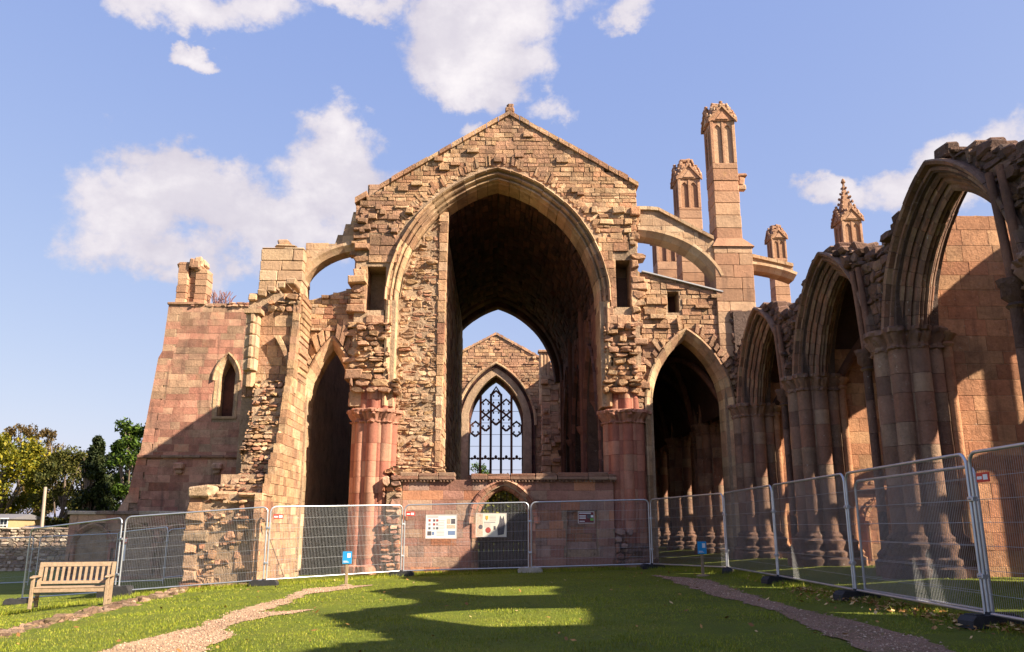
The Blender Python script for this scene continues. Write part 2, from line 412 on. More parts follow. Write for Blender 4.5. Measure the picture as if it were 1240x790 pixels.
# returns of the wall ends
masonry(g, FX(-4.82), YF+.1, YF+1.25, 5.5, 12.6, None, (.2,.34), (.3,.6), (0,.06), .008, .02, .01, .2)
masonry(g, GXp(4.86), YF+.1, YF+1.25, 5.5, 13.1, None, (.2,.34), (.3,.6), (0,.06), .008, .02, .01, .2)
for s_ in (sl, sr):   # slit linings
    masonry(g, GXp(s_[0]), YF-.02, YF+1.0, s_[2], s_[3], None, (.3,.5), (.5,1), (0,.01), mat=0)
    masonry(g, FX(s_[1]), YF-.02, YF+1.0, s_[2], s_[3], None, (.3,.5), (.5,1), (0,.01), mat=0)
GW = mk('gable_wall', g, [S_tan, MORTAR], ABB)
cp = MB()   # raking coping with a broken finial stump
for (a, b) in ((-4.95, apx), (apx, 4.98)):
    n = 13
    for i in range(n):
        x0, x1 = a+(b-a)*i/n+.008, a+(b-a)*(i+1)/n-.008
        if i in (1,) and a < 0: continue
        z0, z1 = gable(x0), gable(x1); o = U(-.03,.03); th = U(.13,.19)
        cp.add([(x,y,z) for x, zz in ((x0,z0),(x1,z1)) for y in (YF-.08+o, YF+1.36) for z in (zz-.14, zz+th-.12)],
               [(0,1,3,2),(4,6,7,5),(0,4,5,1),(2,3,7,6),(1,5,7,3),(0,2,6,4)])
mk('coping', cp, S_tan, GW)
cp = MB(); cp.bbox(apx-.16, apx+.16, YF-.05, YF+.3, apz-.02, apz+.16, .03, 0, .02); cp.bbox(apx-.1, apx+.12, YF, YF+.22, apz+.14, apz+.36, .04, 0, .03)
mk('finial', cp, S_tan, GW)
# the great arch mouldings and their jamb shafts
gp = [(n*.72, d) for n, d in [(.56,-.2),(.56,.13),(.51,.18),(.46,.12),(.43,-.04),(.37,-.06),(.34,.03),(.27,.06),(.23,.0),(.21,-.14),(.16,-.16),(.13,-.08),(.07,-.08),(.05,-.18),(.04,-.3),(0,-.34),(0,-.7),(-.02,-1.2)]]
rg = MB(); ring(rg, PF, A0, gp, 15, 3, .006, .012)
jamb(rg, PF, A0, [(.34,-.15),(.34,.06),(.26,.09),(.2,.02),(.13,-.05),(.06,-.12),(0,-.28),(0,-1.2)], 5.5, (.4,.7))
mk('great_arch', rg, S_cream, ABB)
dt = MB()   # rough relieving stones set radially over the arch
for side in (-1, 1):
    for i in range(46):
        t = .3 + .7*i/46 + U(-.004,.004)
        if R() < (.1 if side < 0 else .55): continue
        n0, n1 = U(.56,.66), U(.8,1.02); w = U(.004,.0085)
        q = [A0.pt(side, t-w, n0), A0.pt(side, t+w, n0), A0.pt(side, t+w, n1), A0.pt(side, t-w, n1)]; pp = U(.0,.055)
        dt.add([PF(u,z,pp) for u,z in q] + [PF(u,z,-.2) for u,z in q], [(0,1,2,3)] + [(i_,(i_+1)%4,4+(i_+1)%4,4+i_) for i_ in range(4)])
mk('relieving_arch', dt, S_tan, GW)

# ---- clustered piers under the gable
spec = [(-pi/2 + i*pi/5, .55, .21) for i in range(-5, 6)]
nave_c = lobes([(k*2*pi/9 - pi/2, .57, .185) for k in range(9)] + [((k+.5)*2*pi/9 - pi/2, .6, .075) for k in range(9)], .45, 144)
capprof = [(-.08,.0),(-.05,.05),(-.02,.05),(0,.0),(.08,.03),(.2,.12),(.25,.13),(.27,.17),(.34,.18),(.38,.14)]
baseprof = [(0,.3),(.28,.3),(.33,.22),(.38,.25),(.45,.25),(.5,.14),(.62,.14),(.66,.17),(.72,.17),(.78,.08),(.84,.1),(.9,.03),(.95,0)]
def pier_mesh(contour, z0, zc, ch=(.3,.55)):
    mb = MB(); drums(mb, contour, .9, zc-.06, 0, 0, ch); return mb
for x, lab in ((-4.0, None), (4.28, None)):
    mb = MB(); drums(mb, nave_c, .3 if x < 0 else 1.05, 5.0, 0, 0, (.35,.6)); 
    p = mk('nave_pier', mb, S_shaft, ABB, (x, YF+.42, 0), smooth=35)
    mb = MB(); mb.rings(nave_c, [(5.0+z, o) for z, o in capprof], nz=.09, nf=12)
    mk('capital', mb, S_shaft, p, (x, YF+.42, 0), smooth=40)
    mb = MB(); drums(mb, [(t, r*.86) for t, r in nave_c], 5.38, 6.15, 0, 0, (.3,.4)); mk('broken_shaft', mb, S_shaft, p, (x, YF+.5, 0), smooth=35)
    mb = MB()
    if x > 0: mb.rings(nave_c, [(.2+z, o*.8) for z, o in baseprof], nz=.04); mk('base', mb, S_darkm, p, (x, YF+.42, 0), smooth=35)
    else: mb.rings(nave_c, [(.05,.12),(.45,.12),(.5,.0)], nz=.04); mk('base', mb, S_pink, p, (x, YF+.42, 0), smooth=35)

# ---- rubble blocking wall on the left of the arch, running back under the vault
b = MB(); YB = 27.55; PB = FY(YB)
def in_block(u, z): return z > .3 and not A0.out(u, z, -.04) and u < -1.74 + (z-12)*.015
b.slab(PB, lin(-3.4, -1.85, 9), .2, lambda u: A0.z(u)-.05, -.015, -15.9, 1)
masonry(b, PB, -3.43, -1.95, .3, 13.3, in_block, (.1,.24), (.14,.46), (-.03,.03), .004, .02, .015, .25, rough=True, big=.05)
z = .3
while z < 12.2:     # dressed quoins
    h = U(.3,.42); w = .14 if int(z*3) % 2 else .2
    block(b, PB, -1.97-w*.3, -1.72+(z-12)*.015, z+.006, z+h-.006, .045, .3, .012, .004); z += h
masonry(b, GXp(-1.82), YB+.3, 43.4, .3, 12.1, None, (.22,.34), (.4,.9), (0,.03), .008, .015, .008, .15)
mk('blocking_wall', b, [S_rub, MORTAR], ABB)

# ---- nave vault (underside masonry on a shell) with its far arch
v = MB()
def VP(side, off=0):
    total = (A0.Rr) * acos(A0.c/A0.Rr)
    def f(u, s, d):
        th = s / A0.Rr; r = A0.Rr + .07 - d
        return (A0.uc + side*(r*cos(th) - A0.c), u, A0.zs + r*sin(th))
    return f, total
for side in (-1, 1):
    f, tot = VP(side)
    masonry(v, f, 28.2, 43.6, .0, tot-.005, (lambda u, s: True) if side > 0 else (lambda u, s: s > .9), (.14,.26), (.3,.7), (-.01,.05), .007, .02, .012, .2, big=.05)
    n = 14
    pts = [A0.pt(side, i/n, .12) for i in range(n+1)]; po = [A0.pt(side, i/n, .55) for i in range(n+1)]
    v.add([(x,y,z) for x,z in pts for y in (28.0,43.6)] + [(x,y,z) for x,z in po for y in (28.0,43.6)],
          [(2*i,2*i+1,2*i+3,2*i+2) for i in range(n)] + [(2*(n+1)+2*i,2*(n+1)+2*i+1,2*(n+1)+2*i+3,2*(n+1)+2*i+2) for i in range(n)] +
          [(2*i,2*i+2,2*(n+1)+2*i+2,2*(n+1)+2*i) for i in range(n)] + [(2*i+1,2*i+3,2*(n+1)+2*i+3,2*(n+1)+2*i+1) for i in range(n)], 1)
mk('nave_vault', v, [S_sootshade, MORTARD], ABB)
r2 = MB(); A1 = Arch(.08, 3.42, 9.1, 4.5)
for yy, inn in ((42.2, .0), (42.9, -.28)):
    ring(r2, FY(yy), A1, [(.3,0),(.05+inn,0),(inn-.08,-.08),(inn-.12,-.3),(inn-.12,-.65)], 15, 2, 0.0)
mk('crossing_arch', r2, S_sootshade, ABB)

q = MB(); q.box(-4.72, -3.45, 28.4, 43.4, .3, 13.85, 1); masonry(q, FX(-4.74), 28.4, 43.4, .3, 13.9, None, (.28,.4), (.4,.9)); masonry(q, FY(28.38), -4.7, -3.5, 12.6, 13.9)
mk('nave_north_wall', q, [S_pink, MORTAR], ABB)
# ---- generic arcade bay pieces
ap = [(.46,-.04),(.46,.1),(.43,.14),(.38,.11),(.36,-.02),(.33,.03),(.29,.02),(.27,-.1),(.29,-.15),(.22,-.17),(.18,-.25),(.21,-.31),(.13,-.34),(.09,-.42),(.12,-.48),(.03,-.5),(-.02,-.57),(.03,-.63),(-.02,-.7),(.03,-.76),(-.02,-.83),(.03,-.9),(.12,-.92),(.09,-.98),(.13,-1.06),(.21,-1.09),(.18,-1.15),(.22,-1.23),(.29,-1.25),(.27,-1.3),(.29,-1.42),(.46,-1.44)]
ap = [(n*1.18, d if d > -.05 else d*.64) for n, d in ap]
# ---- nave right wall: arcade to the aisle, clerestory and wall shafts, under the vault
nw = MB(); XN = 3.5; PN = FX(XN); yb = [27.9, 32.6, 37.6, 42.6]
for i in range(3):
    A = Arch((yb[i]+yb[i+1])/2, 1.6, 5.3, 2.5)
    nw.slab(PN, lin(yb[i], yb[i+1], 25), lambda u: A.z(u, .2) if abs(u-A.uc) < A.a+.15 else .3, 10.2, -.05, -1.4, 1)
    Wd = Arch((yb[i]+yb[i+1])/2, .55, 8.35, .75)
    masonry(nw, PN, yb[i], yb[i+1], .3, 10.1, lambda u, z: A.out(u, z, .4) and (Wd.out(u, z, .05) or z < 8.3), (.26,.36), (.4,.8), (0,.02))
    ring(nw, PN, A, [(.5,0),(.5,.1),(.4,.08),(.34,-.06),(.2,-.1),(.1,-.3),(0,-.4),(0,-1.3)], 9, 2)
    for yy in (yb[i+1],):
        nw.tube([(XN-.06, yy, .4), (XN-.06, yy, 10.2)], .11, 10); nw.tube([(XN-.02, yy-.22, .4), (XN-.02, yy-.22, 10.2)], .07, 8); nw.tube([(XN-.02, yy+.22, .4), (XN-.02, yy+.22, 10.2)], .07, 8)
        nw.rings([(2*pi*k/20, .16) for k in range(20)], [(5.2,0),(5.3,.07),(5.45,.12),(5.5,.12)], XN-.04, yy, 0, .04)
    ring(nw, PN, Wd, [(.25,0),(.25,.08),(.15,.08),(.1,-.1),(0,-.2)], 6, 2)
    
masonry(nw, PN, 27.9, 42.6, 5.0, 10.1, lambda u, z: False)
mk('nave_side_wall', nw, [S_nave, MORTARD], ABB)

# ---- screen wall across the nave with door, coping, carved cornice
s = MB(); YS = 26.72; PS = FY(YS); D0 = Arch(.26, .80, 1.75, 1.05)
rec = (2.25, 3.2, .95, 2.15)
s.slab(PS, [rec[0]-.02, rec[1]+.02], .1, rec[2], -.006, -.75, 1); s.slab(PS, [rec[0]-.02, rec[1]+.02], rec[3], 3.1, -.006, -.75, 1); s.slab(PS, [rec[0]-.02, rec[1]+.02], rec[2], rec[3], -.2, -.75, 1)
for xs in (lin(-3.45, D0.uc-D0.a-.1, 3), [D0.uc+D0.a+.1, rec[0]], [rec[1], 3.75]): s.slab(PS, xs, .1, 3.1, -.006, -.75, 1)
s.slab(PS, lin(D0.uc-D0.a-.1, D0.uc+D0.a+.1, 15), lambda u: D0.z(u, .12) if abs(u-D0.uc) < D0.a+.09 else D0.zs, 3.1, -.006, -.75, 1)
masonry(s, PS, -2.95, 3.75, .15, 3.1, lambda u, z: D0.out(u, z, .12) and not (rec[0] < u < rec[1] and rec[2] < z < rec[3]), (.24,.36), (.35,.85), (-.002,.007), .0035, .006, .004)
masonry(s, FY(YS+.17), rec[0], rec[1], rec[2], rec[3], None, (.2,.3), (.3,.6), (-.02,.0), .008)
masonry(s, PS, -3.6, -2.95, .15, 3.25, None, (.16,.36), (.25,.5), (.0,.22), .012, .03, .03, .4, rough=True, skip=.12)
masonry(s, PS, 3.75, 4.35, .15, 1.6, None, (.2,.36), (.25,.5), (.0,.25), .012, .03, .03, .4, rough=True, skip=.1)
masonry(s, BY(YS+.75), -3.4, 3.7, .15, 3.1, lambda u, z: D0.out(u, z, .05), (.24,.36), (.35,.85))
SW = mk('screen_wall', s, [S_screen, MORTAR], ABB)
s = MB(); x = -3.05
while x < 3.8:
    l = U(.5,1.0); x1 = min(x+l, 3.85)
    if not (-1.35 < x < -1.2): 
        s.bbox(x+.006, x1-.006, YS-.12, YS+.8, 3.1, 3.2, .012, 0, .006); s.bbox(x+.006, x1-.006, YS-.06, YS+.8, 3.2, 3.3+U(-.02,.04), .02, 0, .012)
        xx = x + .05
        while xx < x1-.08: s.bbox(xx, xx+.06, YS-.1, YS, 3.03, 3.1, .015, 0, .006); xx += .105
    x = x1
mk('coping', s, S_darkm, SW)
s = MB()
masonry(s, PS, -3.6, -1.6, 3.3, 3.55, lambda u, z: z < 3.3+.28*(1+nz1(u,2)), (.12,.2), (.2,.45), (-.1,.06), .01, .03, .03, .4, rough=True)
mk('broken_top', s, S_tan, SW)
dr = MB(); ring(dr, PS, D0, [(.34,-.03),(.34,.07),(.28,.1),(.24,.04),(.16,.0),(.1,-.08),(.04,-.12),(0,-.2),(0,-.7)], 8, 3)
jamb(dr, PS, D0, [(.2,-.03),(.2,.03),(.12,.01),(.1,-.08),(.04,-.12),(0,-.2),(0,-.7)], .15)
mk('doorway', dr, S_pink, SW)
M_iron = plain('black_iron', (.02,.018,.018), .5, .6); M_oldwood = plain('dark_gate_boards', (.075,.055,.045), .8, 0, .4, 6, .3)
gt = MB()
for i in range(10):
    x0 = D0.uc-.78+i*.156; gt.bbox(x0+.004, x0+.152, YS+.3, YS+.345, .25, 2.05, .006)
gt.box(D0.uc-.78, D0.uc+.78, YS+.27, YS+.3, 1.85, 1.97); gt.box(D0.uc-.78, D0.uc+.78, YS+.27, YS+.3, .5, .62); gt.box(D0.uc-.78, D0.uc+.78, YS+.27, YS+.3, 1.2, 1.26)
for i in range(8):
    x0 = D0.uc-.66+i*.19; zt = D0.z(x0); gt.tube([(x0, YS+.32, 2.0), (x0, YS+.32, zt)], .016, 6, 1)
mk('gate', gt, [M_oldwood, M_iron], SW)

# ---- aisle end walls at the gable line
def end_wall(x0, x1, A, top, slit, prof, m, ph=True, y=YF+.12, rub=True):
    e = MB(); P = FY(y)
    segs = [(A.uc-A.a-.02, A.uc+A.a+.02, None)] if not slit else [(A.uc-A.a-.02, slit[0], None), (slit[1], A.uc+A.a+.02, None), (slit[0], slit[1], 0), (slit[0], slit[1], 1)]
    for q0, q1, k in segs:
        e.slab(P, lin(q0, q1, 13), (lambda u: slit[3]) if k == 1 else (lambda u: A.z(u, .15)), (lambda u: slit[2]) if k == 0 else (lambda u: top(u)-.06), -.025, -.9, 1)
    e.slab(P, lin(x0, A.uc-A.a-.02, 3), .3, lambda u: top(u)-.06, -.025, -.9, 1); e.slab(P, lin(A.uc+A.a+.02, x1, 3), .3, lambda u: top(u)-.06, -.025, -.9, 1)
    ok = lambda u, z: A.out(u, z, .2) and z < top(u) and not (slit and slit[0] < u < slit[1] and slit[2] < z < slit[3])
    masonry(e, P, x0, x1, .3, max(top(x0), top(x1)), ok, (.11,.23), (.18,.5), (-.012,.03), .005, .015, .013, .25, rough=False, big=.07)
    if slit: e.box(slit[0], slit[1], y+.7, y+.8, slit[2], slit[3], 2)  # dark backing paints the shade inside the slit
    w = mk('aisle_end_wall', e, [m, MORTAR, S_sootshade], ABB)
    q = MB(); ring(q, P, A, prof, 9, 3); jamb(q, P, A, prof, .35)
    mk('aisle_arch', q, S_cream, w)
    return w
M_lead = plain('lead_flashing', (.36,.35,.36), .6, 0)
AR = Arch(6.42, 1.2, 5.5, 2.35); topR = lambda u: 10.2 - (u-5.1)*.27
pr = [(.3,-.03),(.3,.1),(.24,.12),(.18,.05),(.12,.0),(.06,-.1),(0,-.2),(0,-.8)]
wr = end_wall(4.9, 8.0, AR, topR, (5.85, 6.25, 8.75, 9.5), pr, S_tan)
q = MB()
q.add([(5.0,27.0,10.17),(7.75,27.0,9.45),(7.75,28.1,9.45),(5.0,28.1,10.17),(5.0,27.0,10.215),(7.75,27.0,9.495),(7.75,28.1,9.495),(5.0,28.1,10.215)], [(0,1,2,3),(4,5,6,7),(0,1,5,4),(1,2,6,5),(2,3,7,6),(3,0,4,7)])
mk('flashing', q, M_lead, wr)
q = MB()
for side in (-1, 1):
    for i in range(16):
        t = i/16+U(-.01,.01); n0, n1 = .34, U(.5,.75); w_ = .02
        if R() < .25: continue
        pp = [AR.pt(side, t-w_, n0), AR.pt(side, min(1,t+w_), n0), AR.pt(side, min(1,t+w_), n1), AR.pt(side, t-w_, n1)]; dd = U(.05,.2)
        q.add([(u, YF+.12-dd, z) for u,z in pp] + [(u, YF+.3, z) for u,z in pp], [(0,1,2,3)] + [(i_,(i_+1)%4,4+(i_+1)%4,4+i_) for i_ in range(4)])
mk('relieving_arch', q, S_tan, wr)
AL = Arch(-5.5, .74, 5.3, 2.15); topL = lambda u: 9.2 + (u+6.4)*.3
wl = end_wall(-6.5, -4.7, AL, topL, None, pr, S_rub, y=YF+.25)
q = MB()
for side in (-1, 1):
    for i in range(12):
        t = i/12+U(-.01,.01); n0, n1 = .34, U(.5,.85); w_ = .03
        pp = [AL.pt(side, t-w_, n0), AL.pt(side, min(1,t+w_), n0), AL.pt(side, min(1,t+w_), n1), AL.pt(side, t-w_, n1)]; dd = U(.05,.25)
        q.add([(u, YF+.25-dd, z) for u,z in pp] + [(u, YF+.4, z) for u,z in pp], [(0,1,2,3)] + [(i_,(i_+1)%4,4+(i_+1)%4,4+i_) for i_ in range(4)])
mk('relieving_arch', q, S_tan, wl)

# ---- flying buttresses: curved underside of voussoirs, straight raked top
def flyer(name, x0, x1, under, top, y0, y1, m, cop=True, flip=False):
    f = MB(); us = lin(x0, x1, 22); P = FY(y0)
    f.slab(P, us, lambda u: under(u)+.1, lambda u: max(under(u)+.2, top(u)-.05), -.008, -(y1-y0), 1)
    masonry(f, P, min(x0,x1), max(x0,x1), min(map(under, us)), max(map(top, us)), lambda u, z: under(u)+.26 < z < top(u)-.02, (.2,.3), (.35,.7), (-.006,.008), .004, .008, .005, .2)
    n = 9
    for i in range(n):
        vs = []
        for k in range(4):
            u = x0 + (x1-x0)*(i + k/3*.985 + .006)/n
            sl_ = (under(u+.02)-under(u-.02))/.04; L = sqrt(1+sl_*sl_); nx, nzv = -sl_/L, 1/L
            for (a, d) in ((.3,.0),(.3,.08),(.2,.09),(.12,.02),(0,-.05),(0,-(y1-y0)+.05)): vs.append((u+nx*a, y0-d, under(u)+nzv*a))
        f.add(vs, [(k*6+q, k*6+q+1, k*6+q+7, k*6+q+6) for k in range(3) for q in range(5)] + [tuple(range(6)), tuple(range(18,24))], 0)
    o = mk(name, f, [m, MORTAR], ABB)
    if cop:
        c = MB()
        for i in range(7):
            a = x0+(x1-x0)*i/7+.006; b_ = x0+(x1-x0)*(i+1)/7-.006
            c.add([(x, y, top(x)+dz) for x in (a,b_) for y in (y0-.09, y1+.09) for dz in (-.05,.07)], [(0,1,3,2),(4,6,7,5),(0,4,5,1),(2,3,7,6),(1,5,7,3),(0,2,6,4)])
        mk('coping', c, m, o)
    return o
S_fly = stone('buttress_ashlar', [(.46,.31,.19),(.41,.26,.16),(.50,.36,.23),(.44,.28,.165)], var=.25, lichen=.35, streak=.4)
def arcq(xh, zh, xl, zl, p=1.0):
    # quarter curve: level at (xh,zh), steep at (xl,zl)
    def f(u):
        k = min(1, max(0, (u-xh)/(xl-xh))); return zl + (zh-zl)*sqrt(max(0, 1-k**2.0*.985))
    return f
flyer('flying_buttress', 4.9, 7.55, arcq(4.7, 11.5, 7.66, 9.3), lambda u: 12.5 if u < 5.6 else 12.5-(u-5.6)*.56, YF+.1, YF+.85, S_fly)
def tl(u): 
    return 12.4 if u > -5.08 else 11.95 if u > -5.32 else 11.55 if u > -5.52 else 11.22
flyer('flying_buttress', -4.85, -6.6, arcq(-4.6, 10.95, -6.68, 9.3), tl, YF+.2, YF+.9, S_fly, cop=False)
flyer('flying_buttress', 8.7, 10.75, arcq(8.3, 10.75, 11.4, 9.6), lambda u: 11.35-(u-8.7)*.24, 28.4, 29.0, S_fly)
flyer('flying_buttress', 5.0, 7.6, arcq(4.7, 11.0, 7.66, 8.9), lambda u: 11.7-(u-5)*.4, 32.1, 32.7, S_fly)

# ---- pinnacles
def pinnacle(cx, cy, z0, zs, zt, w, spire, m, foot=None, parent=ABB):
    p = MB(); h = w/2
    z = z0
    while z < zs - .02:
        hh = min(U(.35,.5), zs-z); o = U(-.006,.006); p.bbox(cx-h-o, cx+h+o, cy-h-o, cy+h+o, z+.003, z+hh-.003, .02, 0, .004); z += hh
    if foot: 
        fz0, fz1, fx0, fx1 = foot; z = fz0
        while z < fz1-.02:
            hh = min(U(.35,.5), fz1-z); xm = U(fx0+.4, fx1-.4)
            for a, b_ in ((fx0, xm), (xm, fx1)): p.bbox(a+.004, b_-.004, cy-h-.12, cy+h+.5, z+.003, z+hh-.003, .015, 0, .006)
            z += hh
        p.add([(fx0-.05,cy-h-.18,fz1),(fx1+.08,cy-h-.18,fz1),(fx1+.08,cy+h+.55,fz1),(fx0-.05,cy+h+.55,fz1),(cx-h,cy-h,fz1+.35),(cx+h,cy-h,fz1+.35),(cx+h,cy+h,fz1+.35),(cx-h,cy+h,fz1+.35)],[(0,1,5,4),(1,2,6,5),(2,3,7,6),(3,0,4,7)])
    o = mk('pinnacle', p, m, parent)
    # panelled head: recessed core, corner and middle strips, trefoil bars
    q = MB(); hc = h*.82; q.bbox(cx-hc, cx+hc, cy-hc, cy+hc, zs, zt, .02)
    sw = w*.13
    for sx in (-1,1):
        for sy in (-1,1): q.bbox(cx+sx*(h-sw/2)-sw/2, cx+sx*(h-sw/2)+sw/2, cy+sy*(h-sw/2)-sw/2, cy+sy*(h-sw/2)+sw/2, zs, zt, .012)
    for dx, dy in ((0,-1),(0,1),(1,0),(-1,0)):
        mx, my = cx+dx*(h-.05), cy+dy*(h-.05); q.bbox(mx-sw*.35, mx+sw*.35, my-sw*.35, my+sw*.35, zs, zt, .008)
        def M(a, b_, d, dx=dx, dy=dy): return (cx - dy*a + dx*d, cy + dx*a + dy*d, b_)
        for k in (-1, 1):   # lancet heads filling the panel corners
            A = Arch(k*w*.2, w*.15, zt-w*.42, w*.26); n = 8
            for sd in (-1,1):
                poly = [A.pt(sd, i/n, 0) for i in range(n+1)] + [(A.uc, zt), (A.uc+sd*w*.18, zt), (A.uc+sd*w*.18, A.zs)]
                q.prism(poly, h-.16, h-.03, M)
        # gablet
        gh = w*.62
        q.prism([(-h*1.08, zt), (h*1.08, zt), (0, zt+gh)], h-.12, h+.03, M)
        q.prism([(-h*.5, zt+.05), (h*.5, zt+.05), (0, zt+gh*.62)], h+.03, h+.06, M)
        for sd in (-1, 1):
            q.prism([(sd*h*1.14, zt-.06), (sd*h*1.14, zt+.05), (0, zt+gh+.09), (0, zt+gh-.03)], h-.02, h+.09, M)
            for i in range(4):
                a = .12+.25*i; c = M(sd*h*1.1*(1-a), zt+gh*a+.08, h+.05); rr = w*.075
                q.rings([(2*pi*k/7, rr*U(.7,1.2)) for k in range(7)], [(c[2]-rr,-rr*.5),(c[2],0),(c[2]+rr,-rr*.4)], c[0], c[1])
        c = M(0, zt+gh+.12, h-.02); rr = w*.1
        q.rings([(2*pi*k/7, rr) for k in range(7)], [(c[2]-rr*1.2,-rr*.6),(c[2],0),(c[2]+rr*.3,-rr*.5),(c[2]+rr,-rr*.2),(c[2]+rr*1.5,-rr*.8)], c[0], c[1], 0, .03)
    mk('panelled_head', q, m, o)
    t = MB(); hb = h*.72; n = 7; lv = []
    for i in range(n+1):
        k = i/n*min(1, spire[1]); lv.append((zt+.2+spire[0]*i/n*1.0, hb*(1-k)))
    sq = [(pi/4+pi/2*k, sqrt(2)) for k in range(4)]
    vs = [(cx+max(.03,r)*sqrt(2)*cos(a), cy+max(.03,r)*sqrt(2)*sin(a), z) for z, r in lv for a, _ in sq]
    t.add(vs, [(i*4+k, i*4+(k+1)%4, i*4+4+(k+1)%4, i*4+4+k) for i in range(n) for k in range(4)] + [(n*4,n*4+1,n*4+2,n*4+3)])
    for a, _ in sq:
        for z, r in lv[:-1]:
            rr = w*.085*(.55+.6*r/hb); q0 = (r*sqrt(2)+rr*.6); c = (cx+q0*cos(a), cy+q0*sin(a), z+.05)
            t.rings([(2*pi*k/7, rr*U(.7,1.2)) for k in range(7)], [(c[2]-rr,-rr*.6),(c[2],0),(c[2]+rr*.8,-rr*.3),(c[2]+rr*1.2,-rr*.8)], c[0], c[1])
    zt2 = lv[-1][0]; rr = w*.12
    if spire[1] > .85: t.rings([(2*pi*k/8, rr) for k in range(8)], [(zt2-.05,-rr*.7),(zt2+.06,-rr*.5),(zt2+.1,0),(zt2+.2,-.02),(zt2+.26,-rr*.6)], cx, cy, 0, .03)
    else:
        for k in range(6): t.bbox(cx+U(-.3,.1)*w, cx+U(.12,.36)*w, cy+U(-.3,0)*w, cy+U(.1,.3)*w, zt2-.12, zt2+U(.0,.16), .03, 0, .04)
    mk('spire', t, m, o)
    return o
S_pin = stone('pinnacle_stone', [(.42,.25,.15),(.36,.20,.12),(.46,.29,.18),(.40,.21,.125)], var=.3, lichen=.3, streak=.45)
S_pinr = stone('red_pinnacle_stone', [(.39,.215,.13),(.34,.185,.11),(.43,.25,.155)], var=.25, lichen=.2, streak=.3)
PM = pinnacle(8.14, 27.6, 7.2, 14.3, 15.95, .90, (.55,.35), S_pin, (7.2, 11.1, 7.52, 8.86))
q = MB(); q.bbox(8.5, 8.9, 27.3, 27.55, 13.35, 13.55, .03, 0, .02); q.bbox(8.62, 8.86, 27.3, 27.5, 13.5, 13.85, .05, 0, .03); q.bbox(8.6, 8.95, 27.28, 27.55, 13.85, 13.97, .02, 0, .02)
mk('corbel', q, S_pin, PM)
p2 = at(833, 262, 32.5); pinnacle(p2.x, 32.5, 7.5, p2.z+.2, at(833,222,32.5).z, .95, (.75,.5), S_pinr)
p3 = at(806, 330, 37.6); pinnacle(p3.x, 37.6, 7.5, p3.z+.4, at(806,292,37.6).z, 1.0, (.7,.5), S_pinr)
p4 = at(941, 306, 38.2); pinnacle(p4.x, 38.2, 7.0, p4.z-.4, at(941,292,38.2).z, .72, (.5,.5), S_pinr)
p5 = at(1029, 300, 31.4); pinnacle(p5.x, 31.4, 7.0, p5.z+.0, at(1029,271,31.4).z, .82, (1.5,.95), S_pinr)
# ---- south arcade (aisle to chapels)
XA = 7.98; PA = FX(XA); BAY = 5.2; PY = [26.9 - BAY*i for i in range(7)]; PYN = [26.9+BAY*i for i in range(1, 4)]
def crest(y):
    k = abs(((26.9 - y) / BAY) % 1 - .5) * 2     # 1 at piers, 0 at crowns
    return 8.2 - .98*k**1.4 + .08*nz1(y, .9, 3) + .10*nz1(y, 3.1, 4)
ac = lobes([(k*pi/4, .49, .18) for k in range(8)] + [((k+.5)*pi/4, .455, .06) for k in range(8)], .36, 160)
allp = PYN[::-1] + PY
pm = pc = pb = None; ROOT_P = None
for i, y in enumerate(sorted(PY + PYN, reverse=True)):
    if ROOT_P is None:
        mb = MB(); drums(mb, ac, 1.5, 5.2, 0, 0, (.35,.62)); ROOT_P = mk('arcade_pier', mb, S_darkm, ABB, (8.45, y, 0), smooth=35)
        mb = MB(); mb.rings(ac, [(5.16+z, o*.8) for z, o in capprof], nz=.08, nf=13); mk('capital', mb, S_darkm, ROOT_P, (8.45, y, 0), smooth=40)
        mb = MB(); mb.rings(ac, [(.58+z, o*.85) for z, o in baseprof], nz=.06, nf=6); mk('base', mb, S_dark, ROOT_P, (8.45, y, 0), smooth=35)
        for dy in (.72,):
            mb = MB(); z = .75
            while z < 4.9:
                hh = min(U(.5,.9), 4.9-z); mb.tube([(7.93, y+dy, z), (7.93, y+dy, z+hh-.008)], .09, 12); z += hh
            mb.rings([(2*pi*k/16, .11) for k in range(16)], [(.6,.12),(.95,.12),(1.0,.05),(1.1,.07),(1.2,-.02)], 7.93, y+dy)
            mb.rings([(2*pi*k/16, .1) for k in range(16)], [(4.86,0),(4.9,.04),(4.95,.0),(5.05,.06),(5.2,.1),(5.24,.12),(5.32,.12)], 7.93, y+dy, 0, .05, 9)
            mk('wall_shaft', mb, S_dark, ROOT_P, smooth=35)
        for a in (.75, 1.2):   # stumps of the lost aisle ribs
            mb = MB(); pts = [(7.93, y+a*.6, 5.3), (7.9, y+a*.6, 5.9), (7.88, y+a*.62, 6.5), (7.84, y+a*.64, 7.1)]
            mb.tube(pts, [.07,.07,.07,.06], 8); mk('rib_stump', mb, S_darkm, ROOT_P, smooth=50)
    else:
        c = copy_tree(ROOT_P, ABB, (0, y - (26.9+BAY*3), 0))
ARCS = []
bays = [(sorted(PY+PYN)[i], sorted(PY+PYN)[i+1]) for i in range(len(PY+PYN)-1)]
